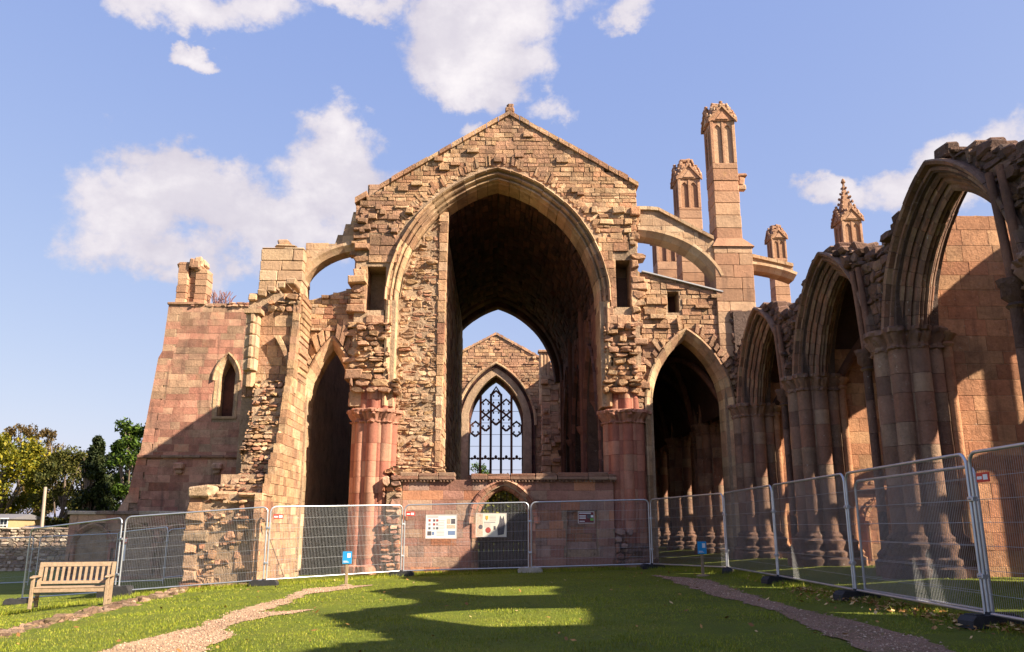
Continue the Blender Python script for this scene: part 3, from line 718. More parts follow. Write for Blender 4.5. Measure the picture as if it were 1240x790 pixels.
for y0, y1 in bays:
    A = Arch((y0+y1)/2, 1.85, 4.9, 2.72); A.zb = 5.44; rb = MB(); far = y0 > 26
    top = (lambda u: 8.9) if far else crest
    rb.slab(PA, lin(y0, y1, 45), lambda u: A.z(u, .3) if abs(u-A.uc) < A.a+.15 else 5.45, lambda u: top(u)-.16, -.03, -.88, 1)
    masonry(rb, PA, y0, y1, 5.55, 8.8, lambda u, z: A.out(u, z, .5) and z < top(u), (.14,.28), (.22,.6), (-.02,.06), .006, .03, .025, .35, rough=True, big=.12)
    masonry(rb, GXp(XA+.9), y0, y1, 5.55, 8.8, lambda u, z: A.out(u, z, .5) and z < top(u)-.05, (.2,.3), (.3,.6), (-.02,.06), .01, .03, .03, .35, rough=True)
    if not far:   # loose capstones along the broken wall head
        u = y0
        while u < y1:
            l = U(.2,.5)
            for dd in (0, .42):
                h = U(.04,.18); hb = crest(u+l/2)
                q0 = XA+dd+U(-.03,.12); rb.bbox(q0, q0+U(.3,.42), u, u+l-.02, hb-.15, hb+h-.06, .04, 0, .035)
            u += l
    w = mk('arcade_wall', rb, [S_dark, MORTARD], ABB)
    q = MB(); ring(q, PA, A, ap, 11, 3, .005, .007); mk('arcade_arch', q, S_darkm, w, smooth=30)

# ---- chapels: partition walls, outer wall with traceried windows, vaults
XO = 13.6
for y in sorted(PY+PYN):
    pw = MB(); tp = 8.3
    topf = lambda u: min(8.1, 7.45 + (u-9.1)*1.35) + .06*nz1(u, 3, y)
    P = FY(y-.3)
    pw.slab(P, lin(8.95, XO, 9), .5, lambda u: topf(u)-.1, -.006, -.75, 1)
    masonry(pw, P, 8.95, XO, .6, 8.3, lambda u, z: z < topf(u), (.25,.36), (.35,.8), (-.002,.006), .003, .006, .003)
    o = mk('partition_wall', pw, [S_chap, MORTAR], ABB)
    sh = MB()
    for u, rr in ((9.06,.10),):
        z = 1.2
        while z < 5.2:
            hh = min(U(.5,.8), 5.2-z); sh.tube([(u, y-.42, z),(u, y-.42, z+hh-.006)], rr, 12); z += hh
        sh.rings([(2*pi*k/16, rr) for k in range(16)], [(.62,.14),(.9,.14),(.95,.06),(1.02,.1),(1.1,.04),(1.2,0)], u, y-.42)
        sh.rings([(2*pi*k/16, rr) for k in range(16)], [(5.15,0),(5.2,.04),(5.25,0),(5.4,.1),(5.45,.1)], u, y-.42, 0, .04)
    mk('respond_shaft', sh, S_chap, o, smooth=40)
    if 17 < y < 27:   # piscina niche with a moulded shelf and small arches
        ni = MB(); yy = y-.3
        x0 = 9.35; ni.bbox(x0-.1, x0+1.9, yy-.14, yy, 2.55, 2.66, .015); ni.bbox(x0-.06, x0+1.86, yy-.09, yy, 2.66, 2.8, .015)
        for k in range(9): ni.bbox(x0+.02+k*.2, x0+.12+k*.2, yy-.125, yy-.08, 2.68, 2.78, .012)
        for k in range(2):
            A = Arch(x0+.45+k*.9, .3, 1.75, .42); ring(ni, FY(yy), A, [(.13,0),(.13,.08),(.06,.07),(0,-.02)], 5, 3); 
            for sd in (-1,1):
                ni.tube([(A.uc+sd*.36, yy-.06, .8),(A.uc+sd*.36, yy-.06, 1.7)], .05, 8); ni.rings([(2*pi*i/10,.05) for i in range(10)], [(1.66,0),(1.72,.04),(1.78,.05)], A.uc+sd*.36, yy-.06)
                for i in range(5):
                    c = A.pt(sd, .2+.16*i, .2); ni.rings([(2*pi*i_/6,.045) for i_ in range(6)], [(c[1]-.04,-.02),(c[1],0),(c[1]+.04,-.02)], c[0], yy-.05)
        mk('piscina', ni, S_chap, o, smooth=40)
WINTR = []
for y0, y1 in bays:
    ow = MB(); P = FX(XO); A = Arch((y0+y1)/2, 1.38, 5.9, 2.0); roofed = y0 > 16
    tp = (lambda u: 9.4) if roofed else (lambda u: 9.5 + .25*nz1(u, .7, 9))
    ow.slab(P, lin(A.uc-A.a, A.uc+A.a, 21), lambda u: A.z(u), tp, 0, -.35, 0)
    ow.slab(P, lin(A.uc-A.a, A.uc+A.a, 3), .4, 3.3, 0, -.35, 0)
    ow.slab(P, lin(y0, A.uc-A.a, 6), .4, tp, 0, -.35, 0); ow.slab(P, lin(A.uc+A.a, y1, 6), .4, tp, 0, -.35, 0)
    o = mk('outer_wall', ow, S_chap, ABB)
    t = MB(); xm = XO+.18
    for u in (A.uc-.46, A.uc+.46): t.bbox(xm-.12, xm+.12, u-.11, u+.11, 3.3, A.z(u)+.02, .02)
    for u in (A.uc-.92, A.uc, A.uc+.92):
        B = Arch(u, .40, 5.5, .65)
        for sd in (-1, 1): t.tube([(xm, *B.pt(sd, i/6, 0)) for i in range(7)], .12, 6)
    mk('tracery', t, S_chap, o)
# chapel and aisle vaults (closed shells that keep the bays dark)
def shell(mb, x0, x1, y0, y1, zs, rise, thick=.3, mat=0, swap=False):
    if swap:
        t_ = MB(); shell(t_, y0, y1, x0, x1, zs, rise, thick); mb.add([(b_,a,c) for a,b_,c in t_.v], t_.f, mat); return
    A = Arch((x0+x1)/2, (x1-x0)/2, zs, rise); n = 9
    for sd in (-1, 1):
        pi_ = [A.pt(sd, i/n, 0) for i in range(n+1)]; po = [A.pt(sd, i/n, thick) for i in range(n+1)]
        mb.add([(x,y,z) for x,z in pi_ for y in (y0,y1)] + [(x,y,z) for x,z in po for y in (y0,y1)],
               [(2*i,2*i+1,2*i+3,2*i+2) for i in range(n)] + [(2*n+2+2*i,2*n+3+2*i,2*n+5+2*i,2*n+4+2*i) for i in range(n)] +
               [(2*i,2*i+2,2*n+4+2*i,2*n+2+2*i) for i in range(n)] + [(2*i+1,2*i+3,2*n+5+2*i,2*n+3+2*i) for i in range(n)], mat)
vs_ = MB()
for y0, y1 in bays:
    if y0 < 16: continue
    shell(vs_, 8.9, XO+.1, y0+.3, y1-.2, 5.6, 2.3, .22, 0, True)
    for a, b_ in (((9.0,y0+.5),(XO,y1-.4)), ((9.0,y1-.4),(XO,y0+.5))):
        vs_.tube([(a[0]+(b_[0]-a[0])*t, a[1]+(b_[1]-a[1])*t, 5.4+2.2*(1-abs(2*t-1)**2.2)) for t in lin(0,1,17)], .11, 8)
mk('chapel_vault', vs_, S_sootshade, ABB)
av = MB(); shell(av, 4.95, 7.95, 28.0, 42.8, 5.5, 2.45); av.box(4.9, 9.3, 28.0, 43.0, 8.85, 9.1)
for k in range(3):
    y0, y1 = 27.9+k*4.95, 27.9+(k+1)*4.95
    for a, b_ in (((5.0,y0),(7.9,y1)), ((5.0,y1),(7.9,y0))):
        av.tube([(a[0]+(b_[0]-a[0])*t, a[1]+(b_[1]-a[1])*t, 5.4+2.35*(1-abs(2*t-1)**2.2)) for t in lin(0,1,17)], .12, 8)
    A = Arch(6.45, 1.5, 5.5, 2.3); ring(av, FY(y1), A, [(.1,.15),(0,.15),(-.12,.06),(-.12,-.06),(0,-.15),(.1,-.15)], 9, 2)
mk('aisle_vault', av, S_sootshade, ABB)
ew = MB(); masonry(ew, FY(42.8), 3.6, 13.6, .6, 8.8, None, (.3,.4), (.5,.9)); ew.box(3.6, 13.6, 42.85, 43.6, .5, 8.9, 1)
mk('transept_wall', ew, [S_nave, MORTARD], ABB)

# ---- north side: broken aisle wall end, rubble slope, stub
n_ = MB(); XR = -6.32
n_.box(-8.0, XR-.06, 25.9, 43, .0, 9.0, 1)
masonry(n_, FY(25.85), -8.0, XR, 5.6, 8.4, None, (.26,.4), (.35,.8), (-.003,.012), .004, .008, .006, .25)
masonry(n_, FY(25.85), -8.0, XR, 8.35, 9.3, lambda u, z: z < 8.45+(u+8)*.48 , (.14,.26), (.2,.5), (0,.14), .01, .03, .03, .3, rough=True)
masonry(n_, GXp(XR), 22.95, 28.5, .0, 9.1, lambda u, z: z < np.interp(u, [22.9,23.6,24.6,25.2,25.8,27,29], [2.4,2.9,4.3,6.0,8.9,9.2,9.2]) + .3*nz1(u,2.2) + .2*nz1(u,6), (.2,.33), (.3,.7), (-.002,.007), .0035, .006, .004)
for i in range(14): # stepped top courses seen against the shade
    z = 6.2+i*.2; block(n_, GXp(XR), 25.95+U(-.1,.1), 27.2, z+.01, z+.19, U(.02,.09), .3, .02, .01)
NW = mk('aisle_wall', n_, [S_tan, MORTAR], ABB)
# weathered respond with the start of a lost vault
n_ = MB()
for z in lin(6.4, 7.9, 5): n_.bbox(-7.93, -7.55, 25.5, 25.9, z+.003, z+.372, .015, 0, .006); n_.bbox(-7.8, -7.62, 25.42, 25.6, z+.003, z+.372, .05, 0, .006)
n_.prism([(-7.98,25.4),(-7.45,25.4),(-7.45,25.9),(-7.98,25.9)], 8.22, 8.36, lambda a, b_, h: (a, b_, h))
n_.prism([(-7.88,25.9),(-7.58,25.9),(-7.66,25.6),(-7.8,25.6)], 5.9, 6.4, lambda a, b_, h: (a, b_, h))
mk('respond', n_, S_fly, NW)
n_ = MB()
A = Arch(-7.45, 1.0, 5.7, 2.3)
for i in range(10):
    q0, q1 = A.pt(1, i/13, 0), A.pt(1, (i+.96)/13, 0)
    n_.add([(q[0]+o, y, q[1]) for q in (q0, q1) for o in (0,.16) for y in (25.62, 25.88)], [(0,1,3,2),(4,6,7,5),(0,4,5,1),(2,3,7,6),(1,5,7,3),(0,2,6,4)])
mk('vault_springer', n_, S_cream, NW)
# gablet ridge stones and square pier over it
n_ = MB()
z = 9.0
while z < 10.9:
    h = min(U(.28,.42), 10.9-z); xm = U(-7.6,-6.9)
    for a, b_ in ((-8.0, xm), (xm, -6.55)): n_.bbox(a+.005, b_-.005, 26.8, 28.0, z+.004, z+h-.004, .02, 0, .012)
    z += h
n_.bbox(-7.55, -6.85, 26.85, 27.6, 10.9, 11.05, .04, 0, .04); n_.bbox(-7.5, -7.15, 26.9, 27.5, 11.0, 11.25, .05, 0, .04)
for i in range(5): n_.bbox(-8.0+i*.3, -7.72+i*.3, 25.75, 27.2, 8.75+i*.13, 8.95+i*.13, .03, 0, .03)
mk('buttress_pier', n_, S_fly, ABB)
# rubble slope where the west end is broken away
n_ = MB()
def slope_y(z): return float(np.interp(z, [-.2, 2.4, 2.6, 3.3, 4.5, 5.6, 6.2], [23.05, 23.1, 23.9, 24.5, 25.0, 25.4, 25.85]))
def PSL(u, z, d): return (u, slope_y(z) - d + .22*mn.noise(Vector((u*1.1, z*1.1, 3))), z)
def leftx(z): return float(np.interp(z, [-.2, 2.4, 2.7, 3.05, 4.5, 6.2], [-8.32, -8.32, -8.2, -7.6, -7.5, -7.7])) + .12*nz1(z, 2.2, 5)
for z in lin(-.2, 5.8, 21): n_.box(leftx(z)+.12, XR-.1, slope_y(z+.15)+.06, 27, z, z+.31, 1)
masonry(n_, PSL, -8.8, XR+.02, 2.45, 6.1, lambda u, z: u > leftx(z) and u < XR, (.07,.19), (.09,.3), (-.1,.08), .005, .03, .03, .4, rough=True, big=.14)
masonry(n_, PSL, -7.95, -6.65, -.15, 2.45, None, (.1,.28), (.12,.38), (-.2,.05), .005, .03, .035, .5, rough=True, big=.25)
z = -.15
while z < 2.3:   # dressed blocks left standing either side of the broken core
    h = U(.22,.44); z1 = min(z+h, 2.45); xa = -7.85+U(-.2,.15); xb = -6.75+U(-.25,.12)
    block(n_, PSL, -8.34+U(-.05,.05), xa, z+.008, z1-.008, U(-.02,.16), .9, .035, .03); block(n_, PSL, xb, XR+.03, z+.008, z1-.008, U(-.03,.1), .9, .035, .025); z += h
n_.bbox(-8.36, -7.75, 22.95, 23.9, 2.42, 2.72, .05, 0, .05); n_.bbox(-7.65, -7.2, 23.1, 23.9, 2.36, 2.6, .05, 0, .06); n_.bbox(-7.0, -6.3, 23.0, 23.9, 2.4, 2.56, .05, 0, .04)
masonry(n_, lambda u, z, d: (-8.3-d, u, z), 23.1, 26.5, -.4, 2.6, None, (.2,.4), (.3,.6), (-.02,.06), .01, .02, .02, .3)
mk('broken_wall_end', n_, [S_rub, MORTAR], ABB)

# ---- north transept
t = MB(); YT = 40.0; PT = FY(YT)
xl = lambda z: float(np.interp(z, [-1, 1.5, 3.2, 5.0, 5.05, 9.8, 9.95, 12.6], [-18.2, -18.2, -17.3, -17.05, -16.95, -16.55, -16.4, -16.3]))
AW = Arch(-13.12, .36, 8.6, .95)
win = lambda u, z, m: not AW.out(u, z, m) and z > 6.85
t.slab(PT, lin(-16.15, -13.7, 3), -.6, 12.4, -.006, -8, 1); t.slab(PT, lin(-12.6, -8, 3), -.6, 12.4, -.006, -8, 1)
t.slab(PT, [-13.7, -12.6], -.6, 6.85, -.006, -8, 1); t.slab(PT, lin(-13.7, -12.6, 9), lambda u: AW.z(u, .15) if abs(u-AW.uc) < .5 else 8.6, 12.4, -.006, -8, 1); t.slab(PT, [-13.7,-12.6], 6.8, 9.9, -.9, -8, 1)
t.slab(PT, [-13.7, -13.5], 6.8, 9.0, -.02, -.9, 1); t.slab(PT, [-12.74, -12.6], 6.8, 9.0, -.02, -.9, 1)
holes = [(-16.3+i*.92, 3.05) for i in range(7)]
masonry(t, PT, -18.2, -8, -.5, 12.5, lambda u, z: u > xl(z)+.42 and not win(u, z, .2) and not any(abs(u-a) < .09 and abs(z-b_) < .1 for a, b_ in holes), (.3,.4), (.45,.95), (-.002,.007), .0035, .006, .004)
z = -.5; k = 0
while z < 12.45:
    h = min(U(.3,.4), 12.55-z); w_ = (.5, .72)[k % 2]; k += 1
    a0, a1 = xl(z+.01), xl(z+h-.01); q_ = [(a0,z+.003),(a0+w_,z+.003),(a0+w_,z+h-.003),(a1,z+h-.003)]
    t.add([(u, YT-.006, zz) for u, zz in q_] + [(u, YT+.6, zz) for u, zz in q_], [(0,1,2,3),(4,5,6,7)] + [(i_,(i_+1)%4,4+(i_+1)%4,4+i_) for i_ in range(4)]); z += h
masonry(t, PT, -15.2, -8, 12.3, 12.75, lambda u, z: z < 12.6+.15*nz1(u,2,1), (.12,.2), (.2,.5), (0,.12), .01, .03, .03, .5, rough=True)
for z0 in lin(-.5, 12.0, 26): t.box(xl(z0+.5)+.15, -16.1, YT+.05, YT+7, z0, z0+.52, 1)
for a, b_ in holes: t.box(a-.1, a+.1, YT+.04, YT+.06, b_-.1, b_+.1, 2)  # dark plates stand in for the shade of the putlog holes
TR = mk('transept', t, [S_pink, MORTAR, S_sootshade], ABB)
q = MB(); x = -17.05
while x < -10: l = U(.7,1.2); q.bbox(x+.006, x+l-.006, YT-.14, YT+.1, 4.85, 5.0, .03, 0, .01); x += l
mk('string_course', q, S_darkm, TR)
for x in (-15.0, -13.2, -11.2):
    q = MB(); q.bbox(x-.24, x+.24, YT-.3, YT+.1, 4.3, 4.62, .06, 0, .02); q.bbox(x-.16, x+.16, YT-.2, YT+.1, 4.12, 4.3, .05, 0, .02); mk('corbel', q, S_pink, TR)
q = MB(); pw_ = [(.34,-.03),(.34,.1),(.28,.12),(.22,.02),(.1,-.02),(.04,-.12),(0,-.25),(0,-.8)]
ring(q, PT, AW, pw_, 6, 3); jamb(q, PT, AW, [(.22,-.02),(.22,.02),(.1,-.02),(.04,-.12),(0,-.25),(0,-.8)], 6.85); q.bbox(-13.7, -12.5, YT-.06, YT+.5, 6.72, 6.85, .015)
q.bbox(-13.5,-12.7,YT+.7,YT+.75,6.8,9.6,.01,1)  # dark sheet paints the shade within the lancet
mk('lancet_window', q, [S_cream, S_sootshade], TR)
q = MB(); z = 12.45    # broken stair turret on the corner
for x0, x1, y0, y1, zt_ in ((-16.05,-15.55,40.1,40.9,14.7), (-15.55,-15.2,40.35,41,14.9), (-15.2,-14.6,40.2,41,14.35)):
    z = 12.45
    while z < zt_: h = U(.3,.45); q.bbox(x0+U(-.02,.02), x1+U(-.02,.02), y0, y1, z+.004, min(z+h, zt_)-.004, .02, 0, .015); z += h
for i in range(9): x0 = U(-16.15,-14.9); q.bbox(x0, x0+U(.25,.5), 40.0+U(0,.2), 40.9, 14.4+U(-.2,.25), 14.75+U(-.1,.25), .06, 0, .05)
q.bbox(-16.35,-14.5,39.9,41.1,12.4,12.55,.03,0,.02)
mk('turret', q, S_pin, TR)
# choir and east gable seen through the arch
e = MB(); YE = 66; PE = FY(YE); AE = Arch(0, 2.12, 9.6, 3.85)
eg = lambda u: 17.15 - abs(u+.03)*.56
e.slab(PE, lin(-2.2, 2.2, 31), lambda u: AE.z(u, .2) if abs(u) < 2.3 else 9.6, lambda u: eg(u)-.1, -.05, -1.2, 1); e.slab(PE, lin(-4.6, -2.2, 5), .5, lambda u: eg(u)-.1, -.05, -1.2, 1); e.slab(PE, lin(2.2, 4.6, 5), .5, lambda u: eg(u)-.1, -.05, -1.2, 1); e.slab(PE, [-2.2,2.2], .5, 5.7, -.05, -1.2, 1)
masonry(e, PE, -4.7, 4.7, 1, 17.1, lambda u, z: AE.out(u, z, 1.0) and z < eg(u), (.16,.3), (.25,.6), (-.02,.05), .01, .02, .015, .2, big=.06)
masonry(e, PE, -2.2, 2.2, 1, 5.7)
EG = mk('east_gable', e, [S_tan, MORTAR], ABB)
q = MB(); ring(q, FY(YE-.1), AE, [(1.15,-.1),(1.15,.14),(1.02,.16),(.95,.05)], 12, 3); 
mk('hood_mould', q, S_cream, EG)
q = MB(); pe = [(n, d*2.1 if d < 0 else d) for n, d in [(1.0,.05),(.85,-.05),(.75,.0),(.66,-.2),(.5,-.16),(.42,-.4),(.26,-.36),(.16,-.6),(0,-.75),(0,-1.2)]]
ring(q, FY(YE-.1), AE, pe, 12, 3); jamb(q, FY(YE-.1), AE, pe, 5.6)
mk('window_arch', q, S_sootshade, EG)  # window reveal lies in shade, put into the dark stone colour
q = MB(); yt = YE+1.7; us = [-1.27,-.42,.42,1.27]
for u in us: q.bbox(u-.095, u+.095, yt-.12, yt+.12, 5.6, AE.z(u) if abs(u) > 1 else 12.4, .02)
ce = [-1.7,-.85,0,.85,1.7]
def loop(cx, cz, w, h): 
    pts = [(cx+w*sin(a)*abs(sin(a))**.3*(1), cz-h*cos(a)) for a in lin(0, 2*pi, 19)]
    q.tube([(a, yt, b_) for a, b_ in pts], .105, 6)
for c in ce:
    for dx in (-.24, .24): q.rings([(2*pi*k/8,.12) for k in range(8)], [(7.0,-.06),(7.1,0),(7.2,-.06)], c+dx, yt)
    q.rings([(2*pi*k/8,.13) for k in range(8)], [(7.1,-.06),(7.24,0),(7.38,-.07)], c, yt); q.tube([(c-.4,yt,7.1),(c+.4,yt,7.1)], .05, 6)
def hexa(cx, cz, w, h, t=.1):
    q.tube([(cx, yt, cz-h), (cx+w, yt, cz-h*.45), (cx+w, yt, cz+h*.45), (cx, yt, cz+h), (cx-w, yt, cz+h*.45), (cx-w, yt, cz-h*.45), (cx, yt, cz-h)], t, 6)
    for k in range(4):   # cusps
        a = pi/4+k*pi/2; q.rings([(2*pi*i_/7,.09) for i_ in range(7)], [(cz+h*.55*sin(a)-.08,-.05),(cz+h*.55*sin(a),0),(cz+h*.55*sin(a)+.08,-.05)], cx+w*.72*cos(a), yt)
hexa(0, 10.55, .42, .72); hexa(0, 11.95, .42, .72); hexa(-.84, 10.0, .42, .66); hexa(.84, 10.0, .42, .66); hexa(-.84, 11.3, .40, .66, .09); hexa(.84, 11.3, .40, .66, .09); hexa(-1.68, 9.5, .40, .62, .09); hexa(1.68, 9.5, .40, .62, .09)
q.tube([(-.42,yt,12.3),(0,yt,13.0),(.42,yt,12.3)], .09, 6)
for i in range(7): z = 6.2+i*.95; q.tube([(-2.12,yt,z),(2.12,yt,z)], .018, 5)
mk('tracery', q, S_sootshade, EG)
q = MB()
for i in range(16):
    for sd in (-1,1):
        x0, x1 = 4.7*i/16+.01, 4.7*(i+1)/16-.01
        q.add([(sd*x, y, eg(sd*x)+dz) for x in (x0,x1) for y in (YE-.1,YE+1.3) for dz in (-.1,.12+U(-.04,.04))], [(0,1,3,2),(4,6,7,5),(0,4,5,1),(2,3,7,6),(1,5,7,3),(0,2,6,4)])
mk('coping', q, S_tan, EG)
q = MB(); YC = 60.
for (a, b_, z0, z1) in ((3.35,4.0,0,12.6),(4.0,4.6,0,13.2),(4.6,5.6,0,12.2)):
    z = z0
    while z < z1: h = U(.3,.5); o = U(-.03,.03); q.bbox(a+o, b_+o, YC+U(0,.15), YC+1.2, z+.005, min(z+h,z1)-.005, .03, 0, .02); z += h
for i in range(10): z = U(6,12); x0 = U(3.3,5.2); q.bbox(x0, x0+U(.2,.6), YC-U(.1,.3), YC+.5, z, z+U(.2,.5), .04, 0, .03)
CP = mk('choir_pier', q, S_tan, ABB)
q = MB(); a = at(660, 448, YC); tt = at(660, 424, YC)
for dx in (-.26, 0, .26): q.tube([(a.x+dx, YC+.4, a.z-2.5), (a.x+dx, YC+.4, tt.z-.1)], .17, 10)
q.bbox(a.x-.5, a.x+.5, YC+.1, YC+.8, tt.z-.15, tt.z+.05, .04); mk('shaft_cluster', q, S_cream, CP)
for xx, z1 in ((-5.2, 9), (5.6, 14.6)):
    q = MB(); q.box(xx-.4, xx+.4, 52, 66, .5, z1); masonry(q, FX(xx-.4), 52, 66, 1, z1, None, (.3,.4), (.5,.9)); masonry(q, FY(52), xx-.4, xx+.4, 1, z1)
    mk('choir_wall', q, S_nave, ABB)

# ---- low cloister wall with a blind arcade
cw = MB(); YCW = 38.2; PC = FY(YCW); xs0, xs1 = -19.0, -8.2
cw.slab(PC, [xs0, xs1], -1, 2.2, -.12, -.8, 1)
arcs = [Arch(xs0+1.1+i*1.9, .72, .75, .85) for i in range(6)]
masonry(cw, PC, xs0, xs1, -.8, 2.2, lambda u, z: all(A.out(u, z, .1) for A in arcs) or z < -.4, (.28,.36), (.45,.9), (-.002,.006), .003, .006, .003)
tag(mk('cloister_wall', cw, [S_pink, MORTAR]), 'low pink stone cloister wall with blind pointed arches left of the transept', 'wall')
CWO = bpy.data.objects['cloister_wall']
cw = MB()
for A in arcs: ring(cw, PC, A, [(.24,-.02),(.24,.07),(.18,.08),(.1,.02),(.05,-.02),(0,-.1)], 6, 3); jamb(cw, PC, A, [(.16,-.02),(.16,.04),(.05,.02),(0,-.1)], -.8)
mk('blind_arch', cw, S_pink, CWO)
cw = MB(); x = xs0-.1
while x < xs1: l = U(.7,1.3); cw.bbox(x+.006, x+l-.006, YCW-.08, YCW+.9, 2.2, 2.36, .02, 0, .008); x += l
mk('coping', cw, S_old, CWO)
#PART2
# ================================================================== GROUND
def grid_ground():
    xs = sorted(set([-400,-250,-150,-100,-70,-50,-40,-30] + [round(x,3) for x in lin(-25,25,101)] + [30,40,60,100,150,250,400]))
    ys = sorted(set([-60,-40,-20] + [round(y,3) for y in lin(-10,45,111)] + [50,60,70,80,100,150,250,400,700]))
    vs = [(x, y, ground_z(x,y) + .012*mn.noise(Vector((x*.8,y*.8,0)))*(abs(x) < 25)) for y in ys for x in xs]
    nx = len(xs)
    mb = MB(); mb.add(vs, [(j*nx+i, j*nx+i+1, (j+1)*nx+i+1, (j+1)*nx+i) for j in range(len(ys)-1) for i in range(nx-1)])
    return mb
def gz(x, y): return ground_z(x,y) + .012*mn.noise(Vector((x*.8,y*.8,0)))
m, nt, b = base_mat('lawn', .9); pos = nt.new('ShaderNodeNewGeometry').outputs['Position']
c = nt.ramp(nt.noise(pos, .5, 6, .65), [(.3,(.11,.135,.008)),(.5,(.165,.20,.010)),(.7,(.22,.22,.018))])
c = nt.mix(nt.step(nt.noise(pos, 2.3, 6, .7), .45, .75), c, (.135,.14,.022))
c = nt.mix(nt.math('MULTIPLY', nt.noise(pos, 60, 3), .7), c, (.035,.05,.006)); nt.set(b.inputs['Base Color'], c)
bp = nt.new('ShaderNodeBump'); bp.inputs['Strength'].default_value = .9; bp.inputs['Distance'].default_value = .04; nt.set(bp.inputs['Height'], nt.noise(pos, 45, 5, .7)); nt.set(b.inputs['Normal'], bp.outputs[0])
M_lawn = m
struct(mk('ground', grid_ground(), M_lawn, smooth=179, fixn=False))
# paths: gravel sheets laid over the lawn
def in_poly(x, y, poly):
    c = False; n = len(poly); j = n-1
    for i in range(n):
        xi, yi = poly[i][:2]; xj, yj = poly[j][:2]
        if (yi > y) != (yj > y) and x < (xj-xi)*(y-yi)/(yj-yi)+xi: c = not c
        j = i
    return c
PATHS = []
def gravel(name, cols):
    m, nt, b = base_mat(name, .95); pos = nt.new('ShaderNodeNewGeometry').outputs['Position']
    vo = nt.new('ShaderNodeTexVoronoi'); nt.set(vo.inputs['Vector'], pos); vo.inputs['Scale'].default_value = 38
    sep = nt.new('ShaderNodeSeparateColor'); nt.l.new(vo.outputs['Color'], sep.inputs[0])
    c = nt.ramp(sep.outputs[0], [(0,cols[0]),(.5,cols[1]),(1,cols[2])]); c = nt.mix(nt.math('MULTIPLY', nt.step(nt.noise(pos, 1.6, 6, .7), .42, .7), .55), c, cols[3])
    nt.set(b.inputs['Base Color'], c)
    bp = nt.new('ShaderNodeBump'); bp.inputs['Strength'].default_value = .8; bp.inputs['Distance'].default_value = .02; nt.set(bp.inputs['Height'], vo.outputs['Distance']); nt.set(b.inputs['Normal'], bp.outputs[0])
    return m
M_grav = gravel('pink_gravel', [(.40,.26,.155),(.50,.345,.215),(.32,.195,.115),(.30,.20,.10)])
M_dirt = gravel('trodden_earth', [(.27,.155,.10),(.33,.20,.135),(.20,.115,.075),(.13,.10,.03)])
def path(name, px, mat, seed):
    pts = [onground(*p) for p in px]; out = []
    for i in range(len(pts)):
        a, b_ = pts[i], pts[(i+1) % len(pts)]; n = max(1, int((b_-a).length/.18))
        for k in range(n):
            q = a.lerp(b_, k/n); out.append((q.x + .13*mn.noise(Vector((q.x*2.6, q.y*2.6, seed))), q.y + .16*mn.noise(Vector((q.x*2.2, q.y*2.2, seed+5)))))
    PATHS.append(out)
    xs = [p[0] for p in out]; ys = [p[1] for p in out]; st = .04; mb = MB(); idx = {}; vs = []; fs = []
    def vid(i, j):
        if (i,j) not in idx:
            x, y = i*st, j*st; idx[(i,j)] = len(vs); vs.append((x, y, gz(x,y)+.012))
        return idx[(i,j)]
    for i in range(int(min(xs)/st)-1, int(max(xs)/st)+2):
        for j in range(int(min(ys)/st)-1, int(max(ys)/st)+2):
            if in_poly((i+.5)*st, (j+.5)*st, out): fs.append((vid(i,j), vid(i+1,j), vid(i+1,j+1), vid(i,j+1)))
    mb.add(vs, fs); return struct(mk(name, mb, mat, smooth=179, fixn=False))
path('gravel_path', [(105,795),(165,777),(240,760),(288,740),(345,725),(370,714),(420,710),(455,709),(420,714),(372,720),(348,731),(312,742),(350,741),(380,739),(300,752),(268,762),(285,771),(255,783),(235,795)], M_grav, 1)
path('trodden_path', [(790,697),(860,703),(895,717),(960,737),(1030,752),(1085,765),(1170,795),(1060,795),(1000,770),(940,741),(870,723),(830,710)], M_dirt, 2)
# grass blades over the nearer lawn
N = 260000
rx = np.random.rand(N); ry = np.random.rand(N)
yy = 7.5 + 20.5*ry**1.35; xx = (-.66 + 1.34*rx)*yy*1.04
ok = np.ones(N, bool); ok &= (xx < 9.5) & ~((yy > 26.2) & (xx > -8)) 
gzv = np.interp(xx, GX, GZ)
def in_poly_np(x, y, poly):
    c = np.zeros(len(x), bool); q = np.array(poly); j = len(q)-1
    for i in range(len(q)):
        xi, yi = q[i]; xj, yj = q[j]
        if yi != yj: c ^= ((yi > y) != (yj > y)) & (x < (xj-xi)*(y-yi)/(yj-yi)+xi)
        j = i
    return c
keep = ok
for p in PATHS: keep &= (np.random.rand(N) < .03) | ~in_poly_np(xx+np.random.randn(N)*.05, yy+np.random.randn(N)*.09, p)
xx, yy, gzv = xx[keep], yy[keep], gzv[keep]; n = len(xx)
an = np.random.rand(n)*2*pi; hh = (.010 + .022*np.random.rand(n)**1.8)
patch = np.array([mn.noise(Vector((a*.9, b_*.9, 4))) + .6*mn.noise(Vector((a*3.1, b_*3.1, 8))) for a, b_ in zip(xx, yy)])
hh *= np.clip(1 + 1.1*patch, .45, 2.2); wv = .003 + .003*np.random.rand(n) + yy*.00012; le = np.random.randn(n,2)*.018
